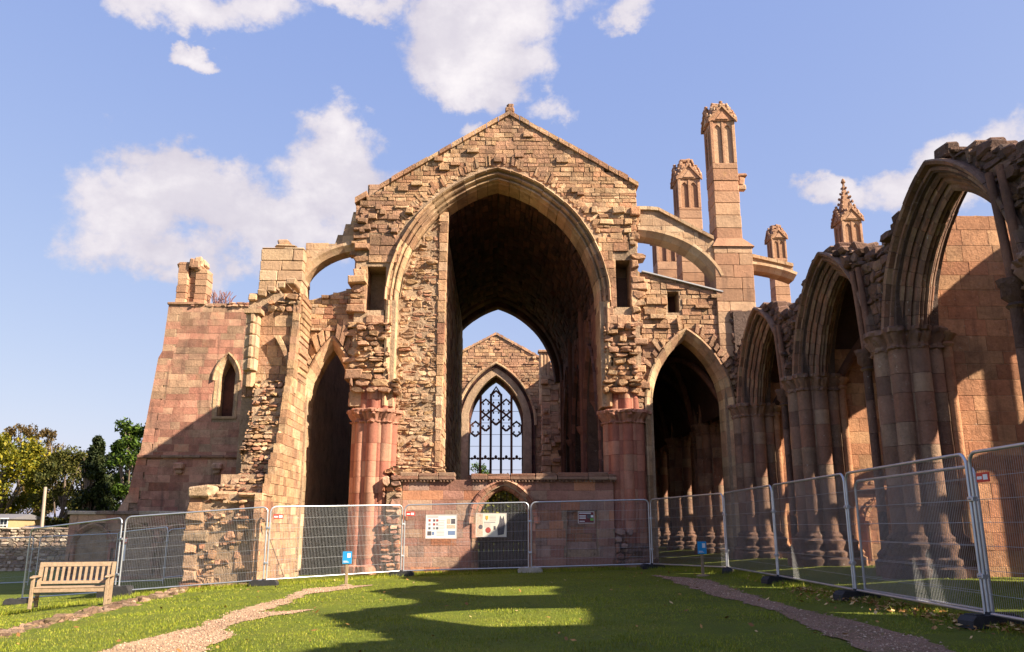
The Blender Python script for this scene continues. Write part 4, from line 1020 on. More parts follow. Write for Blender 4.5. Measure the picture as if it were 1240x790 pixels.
# longer unmown grass at the feet of the fence, walls and kerb stones
ex = []
for (ax, ay), (bx_, by_), cnt, sp in (((-9.8,22.6),(-6.05,22.75),2500,.12),((-6.05,22.75),(-2.72,25.1),2500,.14),((-2.72,25.1),(4.66,25.45),4500,.14),((4.66,25.45),(5.98,22),2000,.13),((5.98,22),(5.8,9.5),9000,.13),((-3.5,26.6),(4.5,26.6),5000,.12),((-8.4,22.9),(-6.3,22.8),2500,.12),((-12.5,17.6),(-8,22.3),5000,.3)):
    t = np.random.rand(cnt)[:,None]; q = np.array([[ax,ay]])*(1-t) + np.array([[bx_,by_]])*t + np.random.randn(cnt,2)*sp; ex.append(q)
ex = np.concatenate(ex); m_ = len(ex); n += m_
xx = np.concatenate([xx, ex[:,0]]); yy = np.concatenate([yy, ex[:,1]]); gzv = np.interp(xx, GX, GZ); an = np.random.rand(n)*2*pi
hh = np.concatenate([hh, .03+.09*np.random.rand(m_)**2]); wv = .003 + .003*np.random.rand(n) + yy*.00012; le = np.random.randn(n,2)*np.maximum(.018, hh*.35)[:,None]
v = np.empty((n,3,3)); 
v[:,0] = np.stack([xx-np.cos(an)*wv, yy-np.sin(an)*wv, gzv-.012], 1); v[:,1] = np.stack([xx+np.cos(an)*wv, yy+np.sin(an)*wv, gzv-.012], 1); v[:,2] = np.stack([xx+le[:,0], yy+le[:,1], gzv+hh], 1)
def tri_mesh(name, v, mat, k=3):
    me = bpy.data.meshes.new(name); n = v.shape[0]
    me.vertices.add(n*k); me.vertices.foreach_set('co', v.reshape(-1)); me.loops.add(n*k); me.loops.foreach_set('vertex_index', np.arange(n*k, dtype=np.int32))
    me.polygons.add(n); me.polygons.foreach_set('loop_start', np.arange(0, n*k, k, dtype=np.int32)); me.polygons.foreach_set('loop_total', np.full(n, k, np.int32))
    me.materials.append(mat); me.update(); me.validate(); return me
m, nt, b = base_mat('grass_blades', .6); geo = nt.new('ShaderNodeNewGeometry')
c = nt.ramp(geo.outputs['Random Per Island'], [(0,(.14,.17,.008)),(.4,(.22,.26,.012)),(.75,(.30,.30,.018)),(.95,(.38,.32,.06))])
c = nt.mix(nt.math('MULTIPLY', nt.step(nt.noise(geo.outputs['Position'], .6, 5, .6), .4, .65), .5), c, (.065,.085,.010))
nt.set(b.inputs['Base Color'], c); b.inputs['Subsurface Weight'].default_value = 0
M_blade = m
struct(mk('grass', tri_mesh('grass', v, M_blade), None), 'stuff')

# loose pebbles on the paths
pb = []
for poly_, cnt in ((PATHS[0], 5200), (PATHS[1], 3600)):
    q = np.array(poly_); c0, c1 = q.min(0), q.max(0); c_ = c0 + (c1-c0)*np.random.rand(cnt*6, 2)
    c_ = c_[in_poly_np(c_[:,0]+np.random.randn(len(c_))*.05, c_[:,1]+np.random.randn(len(c_))*.05, poly_)][:cnt]; pb.append(c_)
pb = np.concatenate(pb); n = len(pb); sz = .006 + .016*np.random.rand(n)**2.5; bz = np.interp(pb[:,0], GX, GZ) + .014
od = np.array([[1,0,0],[0,1,0],[-1,0,0],[0,-1,0],[0,0,.7],[0,0,-.5]]); tr = [(0,1,4),(1,2,4),(2,3,4),(3,0,4)]
vv = np.stack([np.stack([np.stack([pb[:,0]+od[k][0]*sz*(.7+.6*np.random.rand(n)), pb[:,1]+od[k][1]*sz*(.7+.6*np.random.rand(n)), bz+od[k][2]*sz], 1) for k in range(6)])[list(t)] for t in tr]).transpose(2,0,1,3).reshape(-1,3,3)
struct(mk('gravel', tri_mesh('gravel', vv, stone('pebble', [(.42,.27,.18),(.34,.20,.13),(.50,.36,.25),(.27,.15,.10)], var=.5)), None), 'stuff')

# fallen leaves
def leaf_quads(pts, size, flat=.35):
    n = len(pts); a = np.random.rand(n)*2*pi; s = size*(.6+.8*np.random.rand(n))
    ux = np.stack([np.cos(a), np.sin(a), np.random.randn(n)*flat], 1)*s[:,None]; uy = np.stack([-np.sin(a), np.cos(a), np.random.randn(n)*flat], 1)*(s*.62)[:,None]
    return np.stack([pts-ux, pts-uy*.9, pts+ux, pts+uy], 1)
lp = []
for _ in range(420):
    y = U(9, 24); x = U(-9, 6.5)
    if R() < .35+.45*(x > 2): lp.append((x, y))
for _ in range(900):
    t = R(); y = 9.2+t*7; lp.append((5.85-.35*abs(random.gauss(0,1))+.15, y))
P_ = np.array([(x, y, gz(x,y)+.045+.01*R()) for x, y in lp])
m, nt, b = base_mat('fallen_leaf', .7); geo = nt.new('ShaderNodeNewGeometry')
nt.set(b.inputs['Base Color'], nt.ramp(geo.outputs['Random Per Island'], [(0,(.22,.10,.03)),(.35,(.40,.20,.06)),(.7,(.55,.36,.16)),(1,(.16,.07,.025))], 'CONSTANT')); M_leafl = m
struct(mk('fallen_leaves', tri_mesh('fallen_leaves', leaf_quads(P_, .035), M_leafl, 4), None), 'stuff')

# row of foundation stones left of the lawn
fr = MB()
p0, p1 = onground(-40, 779), onground(262, 706)
for k in range(330):
    t = R(); q = p0.lerp(p1, t); off = random.gauss(0, .17); d = (p1-p0).normalized(); nx_ = Vector((-d.y, d.x, 0))
    q = q + nx_*off; sz = U(.05,.15); z = gz(q.x, q.y); h = max(.015, .10-abs(off)*.25)*U(.3,1.3)*(.45+.9*t)
    fr.bbox(q.x-sz*U(.6,1.1), q.x+sz*U(.6,1.1), q.y-sz*U(.5,1), q.y+sz*U(.5,1), z-.06, z+h, .03, 0, .03)
tag(mk('stone_footing', fr, stone('footing_stone', [(.26,.16,.10),(.20,.12,.075),(.32,.21,.14),(.16,.11,.06)], var=.6, bump=1.0, sootamt=.6)), 'low row of rough foundation stones in the lawn in front of the bench', 'stone row')

# ================================================================== FENCES
M_galv = plain('galvanised_tube', (.52,.53,.56), .42, .75, .2, 5); M_wire = plain('galvanised_wire', (.42,.42,.43), .5, .4)
M_rubber = plain('black_rubber', (.03,.028,.03), .8, 0, .4, 9, .4); M_conc = plain('pale_block', (.42,.36,.28), .9, 0, .4, 6, .5)
M_red = plain('red_plastic', (.62,.045,.03), .5); M_white = plain('white_plastic', (.78,.77,.76), .5, 0, .06)
def panel(A, B, label, h=2.0, clip=True):
    A, B = Vector(A), Vector(B); L = Vector((B.x-A.x, B.y-A.y, 0)).length; rz = atan2(B.y-A.y, B.x-A.x); dz = B.z-A.z
    e = empty('mesh_fence', A, rz); tag(e, label, 'fence', 'metal mesh fence panels round the ruin')
    x0, x1 = .04, L-.04; sk = lambda x, z: (x, 0, z + dz*x/L)
    f = MB(); r = .14; c = []
    c += [sk(x0, .0)] + [sk(x0, h-r)] + [sk(x0+r-r*cos(a), h-r+r*sin(a)) for a in lin(.2, pi/2, 5)] + [sk(x1-r+r*sin(a), h-r+r*cos(a)) for a in lin(.001, pi/2, 6)] + [sk(x1, .0)]
    f.tube(c, .021, 9); f.tube([sk(x0, .13), sk(x1, .13)], .019, 8)
    fo = mk('frame', f, M_galv, smooth=50); fo.parent = e; fo.location = (0,0,0)
    w = MB(); n = int((x1-x0)/.042)
    for i in range(1, n): x = x0+(x1-x0)*i/n; w.tube([sk(x,.13), sk(x,h-.02)], .0021, 3, caps=False)
    for z in (.35, .62, .9, 1.17, 1.44, 1.7): w.tube([sk(x0,z), sk(x1,z)], .0028, 4, caps=False)
    wo = mk('wire_mesh', w, M_wire, fixn=False); wo.parent = e; wo.location = (0,0,0)
    if clip:
        for z in (.55, 1.45):
            k = MB(); k.bbox(x1-.02, x1+.1, -.035, .035, z-.03+dz, z+.03+dz, .008); k.tube([(x1+.04,-.06,z+dz),(x1+.04,.06,z+dz)], .012, 6)
            ko = mk('clamp', k, M_galv); ko.parent = e; ko.location = (0,0,0)
    return e
def fp(px, pb, Y=None):
    q = onground(px, pb) if Y is None else Vector((at(px, pb, Y).x, Y, 0)); q.z = gz(q.x, q.y)+.02; return q
def pp(x, y): return Vector((x, y, gz(x,y)+.02))
chain = [pp(-9.8,22.6), pp(-6.05,22.75), pp(-2.72,25.1), pp(1.02,25.25), pp(4.66,25.45), pp(5.98,22.0), pp(5.95,18.0), pp(5.87,14.0), pp(5.8,10.15), pp(5.75,6.6)]
labs = ['mesh fence panel in front of the broken wall stub, right of the bench', 'mesh fence panel behind the left blue sign, across the tall narrow arch', 'mesh fence panel carrying the two white information boards',
 'mesh fence panel right of the information boards, with the maroon notice', 'mesh fence panel behind the right blue sign, turning towards the viewer', 'mesh fence panel just right of the right blue sign, before the farthest arcade pier',
 'mesh fence panel in front of the middle arcade pier', 'mesh fence panel in front of the nearest whole arcade pier, over leaves', 'mesh fence panel at the right edge of the picture, with a red plate']
for i in range(9): panel(chain[i]+Vector((.0,0,0)), chain[i+1], labs[i])
panel(pp(6.0,13.95), pp(5.98,10.3), 'second mesh fence panel standing close behind the one before the nearest whole pier', 1.86, False)
panel(pp(-13.2,24.4), pp(-9.88,22.72), 'mesh fence panel directly behind the wooden bench')
panel(pp(-14.6,33.2), pp(-11.6,30.4), 'mesh fence panel further back behind the bench, carrying a red and white notice', 1.95)
panel(pp(-22.8,36.5), pp(-19.4,36.3), 'far mesh fence panel at the left edge, before the old boundary wall', 1.95)
panel(pp(-19.2,36.3), pp(-15.8,36.3), 'far mesh fence panel between the boundary wall and the cloister wall', 1.95)
panel(pp(-13.0,34.0), pp(-9.6,34.2), 'mesh fence panel in front of the cloister wall, behind the wall stub', 1.95)
def foot(x, y, rz, label, kind=0):
    e = empty('fence_block', (x, y, gz(x,y)), rz); tag(e, label, 'fence block', 'blocks holding up the fence')
    f = MB(); l, w_, h = ((.36,.12,.14) if kind != 2 else (.4,.2,.28))
    f.prism([(-l,0),(l,0),(l,h*.6),(l-.06,h),(-l+.06,h),(-l,h*.6)], -w_, w_, lambda a, b_, d: (a, d, b_))
    a = mk('block', f, M_conc if kind == 1 else M_rubber); a.parent = e; a.location = (0,0,0)
    f = MB(); f.rings([(2*pi*k/12,.05) for k in range(12)], [(h-.01,0),(h+.03,0)]); f.box(-l+.08,-l+.2,-w_+.03,w_-.03,h-.005,h+.015); f.box(l-.2,l-.08,-w_+.03,w_-.03,h-.005,h+.015)
    a = mk('socket', f, M_conc if kind == 1 else M_rubber); a.parent = e; a.location = (0,0,0)
for i, (lab, k) in enumerate([('large black fence block beside the right end of the bench', 2), ('black fence block at the corner of the broken wall stub', 0), ('black fence block by the left end of the boards panel', 0), ('pale fence block under the joint right of the information boards', 1),
     ('black fence block left of the trodden path start', 0), ('black fence block right of the right blue sign', 0), ('black fence block at the panel joint before the middle arcade pier', 0), ('black fence block among fallen leaves before the nearest whole pier', 0), ('black fence block at the lower right corner', 0)]):
    q = chain[i]; foot(q.x, q.y-.05, [0,0,0,0,.3,1.2,.25,.25,.25][i], lab, k)
foot(-13.2, 24.3, .2, 'flat black fence block left of the bench')

# notices
M_board = plain('board_white', (.74,.70,.66), .4, 0, .03); M_boardc = plain('board_cream', (.66,.60,.50), .4, 0, .03); M_frame = plain('board_edge', (.55,.50,.46), .5)
M_ink = plain('print_grey', (.30,.27,.27), .6); M_photo = plain('print_dark', (.10,.09,.10), .6, 0, .8, 40); M_seal = plain('print_red', (.35,.06,.05), .6); M_gold = plain('print_gold', (.6,.33,.06), .6); M_blue2 = plain('print_blue', (.16,.22,.36), .6); M_tanp = plain('print_tan', (.55,.40,.30), .6, 0, .5, 30)
def flat(mb, x0, x1, z0, z1, d=.004, mat=0): mb.box(x0, x1, -.012-d, -.012, z0, z1, mat)
def board(px0, px1, py0, py1, Y, label, draw, mats, rz=0):
    a, b_ = at(px0, py1, Y), at(px1, py0, Y); w_, h = b_.x-a.x, b_.z-a.z
    e = empty('information_board', ((a.x+b_.x)/2, Y, a.z), rz); tag(e, label, 'sign')
    p = MB(); p.bbox(-w_/2, w_/2, -.012, .012, 0, h, .004); o = mk('panel', p, mats[0]); o.parent = e; o.location = (0,0,0)
    p = MB()
    for x0, x1, z0, z1 in ((-w_/2-.012,w_/2+.012,-.012,.006),(-w_/2-.012,w_/2+.012,h-.006,h+.012),(-w_/2-.012,-w_/2+.006,.006,h-.006),(w_/2-.006,w_/2+.012,.006,h-.006)): p.box(x0,x1,-.016,.014,z0,z1)
    o = mk('edge', p, M_frame); o.parent = e; o.location = (0,0,0)
    p = MB(); draw(p, w_, h); o = mk('print', p, mats[1:]); o.parent = e; o.location = (0,0,0)
    return e
def d1(p, w_, h):
    for cx in (-.42, -.27, -.17): 
        for i in range(3): flat(p, w_*cx-.02+.02, w_*cx+.065, h*(.72-.17*i), h*(.82-.17*i), .002, (i+int(cx*10)) % 3)
    flat(p, -w_*.45, -w_*.32, h*.12, h*.3, .002, 1); flat(p, -w_*.3, -w_*.22, h*.14, h*.28, .002, 3); 
    flat(p, w_*.18, w_*.3, h*.62, h*.84, .002, 4); flat(p, w_*.32, w_*.46, h*.62, h*.84, .002, 1); flat(p, w_*.18, w_*.46, h*.42, h*.58, .002, 4); flat(p, w_*.22, w_*.46, h*.14, h*.32, .002, 3)
    for i in range(6): flat(p, -w_*.1, w_*(.12-.02*(i%2)), h*(.75-.07*i), h*(.755-.07*i)+.008, .002, 0)
    for i in range(4): flat(p, -w_*.15, w_*.1, h*(.3-.06*i), h*(.305-.06*i)+.008, .002, 0)
    flat(p, -w_*.46, -w_*.1, h*.9, h*.94, .002, 0)
def d2(p, w_, h):
    flat(p, -w_*.5, -w_*.28, 0.004, h-.004, .001, 4)
    p.prism([(-w_*.19,h*.9),(-w_*.1,h*.9),(-w_*.1,h*.78),(-w_*.145,h*.7),(-w_*.19,h*.78)], -.017, -.012, lambda a, b_, d: (a, d, b_), 3)
    for cx, cz, r, m_ in ((-.1,.28,.09,2),(-.35,.42,.07,1)): p.prism([(w_*cx+w_*r*cos(a), h*cz+w_*r*sin(a)) for a in lin(0,2*pi*.95,18)], -.017, -.012, lambda a, b_, d: (a, d, b_), m_)
    p.prism([(w_*.22,h*.05),(w_*.42,h*.1),(w_*.46,h*.55),(w_*.42,h*.9),(w_*.36,h*.75),(w_*.3,h*.92),(w_*.27,h*.6),(w_*.2,h*.4)], -.017, -.012, lambda a, b_, d: (a, d, b_), 1)
    flat(p, w_*.08, w_*.15, h*.3, h*.46, .002, 1); flat(p, -w_*.24, w_*.14, h*.6, h*.64, .002, 0)
    for i in range(4): flat(p, -w_*.06, w_*.16, h*(.88-.06*i), h*(.885-.06*i)+.007, .002, 0)
    for i in range(4): flat(p, -w_*.24, -w_*.02, h*(.55-.05*i)-.0, h*(.555-.05*i)+.006, .002, 0)
board(515.5, 553, 624, 652, 25.05, 'white information board with small pictures, left of the pair on the fence', d1, [M_board, M_ink, M_photo, M_seal, M_blue2, M_tanp])
board(576.5, 613, 622, 650, 25.1, 'cream information board with a dark statue picture and a red seal', d2, [M_boardc, M_ink, M_photo, M_seal, M_gold, M_tanp])
M_maroon = plain('maroon_sign', (.16,.03,.035), .5); M_green = plain('green_print', (.15,.42,.08), .6)
def d3(p, w_, h):
    for i in range(3): flat(p, -w_*.44, -w_*.02, h*(.62-.12*i), h*(.68-.12*i), .002, 0)
    flat(p, -w_*.44, w_*.3, h*.84, h*.92, .002, 0); flat(p, w_*.05, w_*.3, h*.4, h*.78, .002, 1); flat(p, w_*.26, w_*.46, h*.2, h*.42, .002, 2); flat(p, -w_*.44, -w_*.1, h*.12, h*.18, .002, 0); flat(p, w_*.3,w_*.46,h*.5,h*.7,.002,0)
board(700.5, 719, 620, 633.5, 25.25, 'small maroon notice with white print in front of the blocked recess', d3, [M_maroon, M_white, M_photo, M_green])
def plate(pos, rz, label, w_=.3, h=.14, extra=False):
    e = empty('safety_notice', pos, rz); tag(e, label, 'sign', 'small red plates on the fence')
    p = MB(); p.bbox(-w_/2, w_/2, -.006, .006, 0, h, .003); o = mk('plate', p, M_red); o.parent = e; o.location = (0,0,0)
    p = MB(); flat(p, -w_*.42, -w_*.05, h*.3, h*.62, .002); flat(p, w_*.05, w_*.4, h*.22, h*.78, .002); o = mk('print', p, M_white); o.parent = e; o.location = (0,.006,0)
    if extra: p = MB(); p.bbox(-w_*.32, w_*.32, -.006, .006, -.62, -.05, .003); o = mk('notice_sheet', p, M_white); o.parent = e; o.location = (0,0,0)
for px, py, Y, lab, ex, rz in ((151, 658, 31.2, 'red plate above a white sheet on the fence behind the bench', True, -.7), (337, 628.5, 22.85, 'small red plate on the fence in front of the tall narrow arch', False, .2), (497, 625, 25.0, 'small red plate on the fence left of the white board', False, 0)):
    a = at(px, py, Y); plate((a.x, Y, a.z), rz, lab, .26 if not ex else .34, .12 if not ex else .2, ex)
plate((5.73, 9.75, 2.13), -pi/2-.02, 'red plate high on the fence panel at the right edge', .27, .11)

# blue visitor signs on posts
M_blue = plain('blue_sign', (.02,.28,.58), .45, 0, .08); M_post = plain('weathered_post', (.28,.20,.12), .8, 0, .3, 12); 
def blue(px, py0, py1, pyb, label, wpx=11):
    q = onground(px, pyb); Y = q.y; t0, t1 = at(px, py1, Y).z, at(px, py0, Y).z; w_ = wpx/1000*Y*.96
    e = empty('visitor_sign', q, .05); tag(e, label, 'sign', 'blue signs on posts')
    z0, z1 = t0-q.z, t1-q.z
    p = MB(); p.bbox(-.035,.035,-.02,.02,0,z0+.1,.006); p.rings([(2*pi*k/14,.16) for k in range(14)], [(0,0),(.025,0),(.05,-.1)]); o = mk('post', p, M_post); o.parent = e; o.location = (0,0,0)
    p = MB(); p.bbox(-w_/2, w_/2, -.035, -.02, z0, z1, .004); o = mk('plate', p, M_blue); o.parent = e; o.location = (0,0,0)
    p = MB(); y = -.039
    for x0, x1, a, b_ in ((.02,.36,.5,.86),(-.4,.2,.12,.16),(-.4,.05,.2,.24)): p.box(w_*x0, w_*x1, y, -.035, z0+(z1-z0)*a, z0+(z1-z0)*b_)
    o = mk('print', p, M_white); o.parent = e; o.location = (0,0,0)
blue(419, 668, 683, 710, 'blue sign on a post beside the gravel path, left of the nave')
blue(851.5, 656, 671, 698, 'blue sign on a post by the trodden path, before the right arch')

# ================================================================== BENCH
M_teak = plain('weathered_teak', (.30,.205,.13), .8, 0, .35, 14, .4)
q = onground(85, 736); bx, by = q.x, q.y
be = empty('park_bench', (bx, by, gz(bx,by)), radians(14)); tag(be, 'weathered wooden park bench with slatted back and armrests on the lawn', 'bench')
L2 = .76
def bp_(name, f): o = mk(name, f, M_teak); o.parent = be; o.location = (0,0,0); return o
for sx in (-1, 1):
    x = sx*(L2-.035)
    f = MB(); f.bbox(x-.035, x+.035, -.30, -.23, 0, .63, .008); bp_('leg', f)
    f = MB(); f.prism([(.17,0),(.24,0),(.26,.42),(.37,.93),(.30,.93),(.19,.42)], x-.035, x+.035, lambda a, b_, h: (h, a, b_)); bp_('leg', f)
    f = MB(); f.prism([(-.36,.63),(-.34,.655),(-.1,.675),(.25,.66),(.25,.625),(-.1,.635)], x-.045, x+.045, lambda a, b_, h: (h, a, b_)); bp_('armrest', f)
    f = MB(); f.bbox(x-.02, x+.02, -.25, .2, .15, .21, .006); bp_('stretcher', f)
f = MB()
for i in range(5): f.bbox(-L2+.07, L2-.07, -.29+i*.1, -.205+i*.1, .415, .44, .006)
f.bbox(-L2+.07, L2-.07, -.28, -.25, .33, .413, .006); f.bbox(-L2+.07, L2-.07, .18, .21, .33, .413, .006); bp_('seat', f)
f = MB(); sl_ = lambda z: .19+(z-.42)*.215+.025
f.prism([(sl_(.84),.84),(sl_(.93),.93),(sl_(.93)+.04,.93),(sl_(.84)+.04,.84)], -L2+.07, L2-.07, lambda a, b_, h: (h, a, b_)); f.prism([(sl_(.48),.48),(sl_(.54),.54),(sl_(.54)+.035,.54),(sl_(.48)+.035,.48)], -L2+.07, L2-.07, lambda a, b_, h: (h, a, b_))
for i in range(12): x = -L2+.13+i*(2*L2-.26)/11; f.prism([(sl_(.53)+.01,.53),(sl_(.85)+.01,.85),(sl_(.85)+.03,.85),(sl_(.53)+.03,.53)], x-.026, x+.026, lambda a, b_, h: (h, a, b_))
bp_('backrest', f)

# ================================================================== BACKGROUND LEFT
bw = MB(); YW = 56; x0, x1 = at(-60,660,YW).x, at(118,660,YW).x; zt = at(50,641,YW).z; zb = -2.2
bw.box(x0, x1, YW+.08, YW+.6, zb, zt-.1, 1); masonry(bw, FY(YW), x0, x1, zb, zt, None, (.16,.3), (.25,.6), (-.02,.06), .012, .03, .03, .2, rough=True)
o = tag(mk('boundary_wall', bw, [S_old, MORTAR]), 'long pale old stone boundary wall in front of the trees', 'wall')
bw = MB(); x = x0
while x < x1: l = U(.5,.9); bw.bbox(x+.01, x+l-.01, YW-.08, YW+.7, zt-.02, zt+.1+U(-.03,.03), .03, 0, .02); x += l
mk('coping', bw, S_old, o)
pm_ = MB(); a, b_ = at(52, 648, 58), at(55, 590, 58); pm_.tube([(a.x,58,-2),(b_.x,58,b_.z)], [.13,.1], 10); 
po = tag(mk('wooden_pole', pm_, plain('pole_wood', (.36,.28,.22), .8)), 'plain wooden pole standing behind the boundary wall in front of the trees', 'pole')
h0 = MB(); YH = 62; a, b_, c_ = at(-40,640,YH), at(11,628,YH), at(11,650,YH)
h0.box(a.x, b_.x, YH, YH+5, -2, b_.z); ho = tag(mk('house', h0, plain('house_wall', (.36,.25,.13), .9, 0, .2)), 'small house behind the boundary wall at the left edge', 'house')
h1 = MB(); h1.prism([(YH-.2,b_.z-.05),(YH+5.2,b_.z-.05),(YH+2.5,b_.z+.35)], a.x-.3, b_.x+.15, lambda p, q_, h: (h, p, q_)); mk('roof', h1, plain('slate', (.16,.15,.16), .7), ho)
wn = at(4.5,636,YH)
h1 = MB(); h1.box(wn.x-.28, wn.x+.28, YH-.05, YH+.03, wn.z-.5, wn.z+.5); w2 = mk('window', h1, M_white, ho); h1 = MB(); 
for dx in (-.13,.13):
    for dz in (-.24,.24): h1.box(wn.x+dx-.1, wn.x+dx+.1, YH-.06, YH-.04, wn.z+dz-.2, wn.z+dz+.2)
mk('pane', h1, plain('dark_glass', (.03,.035,.045), .15), w2)
h1 = MB(); h1.prism([(62.5,at(30,640,62.5).z),(66,at(30,640,62.5).z),(64.3,at(30,636.5,64).z)], at(11,640,62).x+.2, at(38,640,62).x, lambda p, q_, h: (h, p, q_)); h1.box(at(11,640,62).x+.2, at(38,640,62).x, 62.7, 65.9, -2, at(30,640,62.5).z)
tag(mk('shed', h1, plain('grey_roofing', (.20,.20,.22), .7)), 'low grey roofed shed just above the boundary wall', 'shed')

def leafmat(name, cols, tr=.25):
    m, nt, b = base_mat(name, .65); geo = nt.new('ShaderNodeNewGeometry')
    c = nt.ramp(geo.outputs['Random Per Island'], [(i/max(1,len(cols)-1), q) for i, q in enumerate(cols)])
    c = nt.mix(nt.math('MULTIPLY', nt.step(nt.noise(geo.outputs['Position'], .7, 4, .6), .45, .68), .6), c, cols[0])
    nt.set(b.inputs['Base Color'], c)
    t = nt.new('ShaderNodeBsdfTranslucent'); nt.set(t.inputs[0], c); mx = nt.new('ShaderNodeMixShader'); mx.inputs[0].default_value = tr
    out = m.node_tree.nodes['Material Output']; nt.l.new(b.outputs[0], mx.inputs[1]); nt.l.new(t.outputs[0], mx.inputs[2]); nt.l.new(mx.outputs[0], out.inputs[0]); return m
M_bark = plain('bark', (.14,.10,.075), .9, 0, .5, 6, .6)
def tree(px, Y, py_top, wpx, py_low, mat, label, name='tree', n=9000, leaf=.16, kind='round', seed=1, base=-2.2):
    random.seed(seed); np.random.seed(seed)
    top = at(px, py_top, Y); low = at(px, py_low, Y); rw = wpx/1000*Y/2*1.03; H = top.z-low.z; cx, cy = top.x, Y
    e = empty(name, (cx, cy, base)); tag(e, label, 'tree', 'trees beyond the boundary wall')
    tb = MB(); hgt = top.z-base
    trunk = [(U(-.15,.15)*k, U(-.15,.15)*k, hgt*.86*k/5) for k in range(6)]; tb.tube(trunk, [rw*.09+.12, rw*.08+.08, rw*.06+.06, rw*.05+.04, rw*.03+.03, .03], 9)
    cl = []
    nb = 46 if kind == 'round' else 60
    for i in range(nb):
        if kind == 'cone':
            k = R()**.8; z = low.z-base + H*k; rr = rw*(1-k)**.75*U(.35,1.0); a = R()*2*pi; s = rw*.3*(1-.6*k)+.15
        else:
            k = U(-1,1); a = R()*2*pi; rr = rw*sqrt(max(0,1-k*k))*U(.35,.95)**.6; z = low.z-base + H*(.5+.47*k); s = rw*U(.18,.36)
        c = Vector((rr*cos(a), rr*sin(a), z)); cl.append((c, s))
        if i % 3 == 0:
            st = trunk[min(4, max(1, int(5*(z/hgt)-1)))]; tb.tube([st, ((st[0]+c.x)/2, (st[1]+c.y)/2, (st[2]+z)/2+.2), tuple(c)], [.1,.06,.025], 6)
    o = mk('trunk', tb, M_bark); o.parent = e; o.location = (0,0,0)
    leaf *= .8; n = int(n*1.5); pts = []
    for i in range(n):
        c, s = random.choice(cl); d = Vector((random.gauss(0,1), random.gauss(0,1), random.gauss(0,.75))).normalized()*s*R()**.4
        pts.append(tuple(c+d*Vector((1,1,1)).length/1.73))
    me = tri_mesh('crown', leaf_quads(np.array(pts), leaf, .7), mat, 4)
    o = mk('crown', me, None); o.parent = e; o.location = (0,0,0)
    return e
L_yel = leafmat('yellow_green_leaf', [(.05,.07,.008),(.16,.16,.012),(.26,.22,.015),(.34,.26,.02)])
L_brn = leafmat('brown_leaf', [(.07,.05,.02),(.15,.10,.035),(.19,.12,.04)])
L_oli = leafmat('olive_leaf', [(.035,.045,.010),(.10,.10,.020),(.17,.14,.03)])
L_drk = leafmat('dark_leaf', [(.012,.02,.008),(.03,.045,.012),(.055,.06,.018)], .12)
L_grn = leafmat('green_leaf', [(.02,.04,.008),(.07,.12,.015),(.13,.19,.02)])
tree(14, 72, 528, 96, 640, L_yel, 'round yellow-green tree at the left edge behind the boundary wall', 'broadleaf_tree', 11000, .15, seed=3)
tree(28, 84, 510, 44, 640, L_brn, 'tall sparse brown birch, left of the two rising behind the yellow-green tree', 'birch_tree', 3800, .13, seed=4)
tree(58, 82, 520, 44, 640, L_brn, 'drooping brown birch between the yellow-green and the olive tree', 'birch_tree', 4200, .13, seed=5)
tree(84, 70, 545, 66, 648, L_oli, 'olive green tree just right of the wooden pole', 'broadleaf_tree', 7500, .14, seed=6)
tree(119, 66, 532, 52, 645, L_drk, 'dark conical conifer left of the transept', 'conifer', 8500, .14, 'cone', seed=7)
tree(105, 74, 548, 60, 645, L_oli, 'smaller olive tree peeping out beside the dark conifer', 'broadleaf_tree', 5000, .14, seed=8)
tree(172, 62, 498, 72, 640, L_grn, 'bright green tree partly hidden behind the transept corner', 'broadleaf_tree', 7500, .16, seed=9)
tree(160, 70, 520, 70, 645, L_drk, 'very dark tree between the conifer and the transept', 'broadleaf_tree', 6000, .16, seed=10)
tree(606, 57, 585, 110, 650, L_yel, 'yellow-green tree seen through the doorway of the screen wall', 'broadleaf_tree', 6000, .13, seed=12, base=.5)
tree(581, 82, 560, 40, 640, L_grn, 'green bush showing low in the far east window', 'bush', 2500, .14, seed=13, base=.5)
random.seed(5)
tf = MB()
for i in range(60):
    x = -14.0+random.gauss(0,.25); a = R()*6.28; l = U(.2,.7); tf.tube([(x,40.5,12.6),(x+.1*cos(a),40.5+.1*sin(a),12.6+l*.6),(x+.25*cos(a),40.5+.2*sin(a),12.6+l)], .012, 4)
tag(mk('wall_plant', tf, plain('dry_stem', (.22,.10,.09), .8)), 'tuft of dry reddish plant growing on top of the transept wall', 'plant')

# ================================================================== SKY AND SUN
SD = Vector((-.88, .44, -.655)).normalized()       # light direction
el = asin(-SD.z); az = atan2(-SD.x, -SD.y)
sun = bpy.data.lights.new('sun', 'SUN'); so = bpy.data.objects.new('sun', sun); C.objects.link(so); so.location = (20,-20,30)
so.rotation_mode = 'QUATERNION'; so.rotation_quaternion = SD.to_track_quat('-Z', 'Y')
sun.energy = 5.0; sun.angle = radians(.53); sun.color = (1, .885, .70)
w = bpy.data.worlds.new('World'); sc.world = w; w.use_nodes = True; nt = NT(w.node_tree)
for n in list(nt.n): nt.n.remove(n)
out = nt.new('ShaderNodeOutputWorld'); bg = nt.new('ShaderNodeBackground'); nt.l.new(bg.outputs[0], out.inputs[0])
sky = nt.new('ShaderNodeTexSky', sky_type='NISHITA'); sky.sun_disc = False; sky.sun_elevation = el; sky.sun_rotation = az; sky.air_density = 1.0; sky.dust_density = 1.2; sky.ozone_density = 2.0
STR = .1; bg.inputs[1].default_value = STR
tc = nt.new('ShaderNodeTexCoord').outputs['Generated']
sep = nt.new('ShaderNodeSeparateXYZ'); nt.l.new(tc, sep.inputs[0])
azm = nt.math('ARCTAN2', sep.outputs[0], sep.outputs[1]); elv = nt.math('ARCSINE', sep.outputs[2])
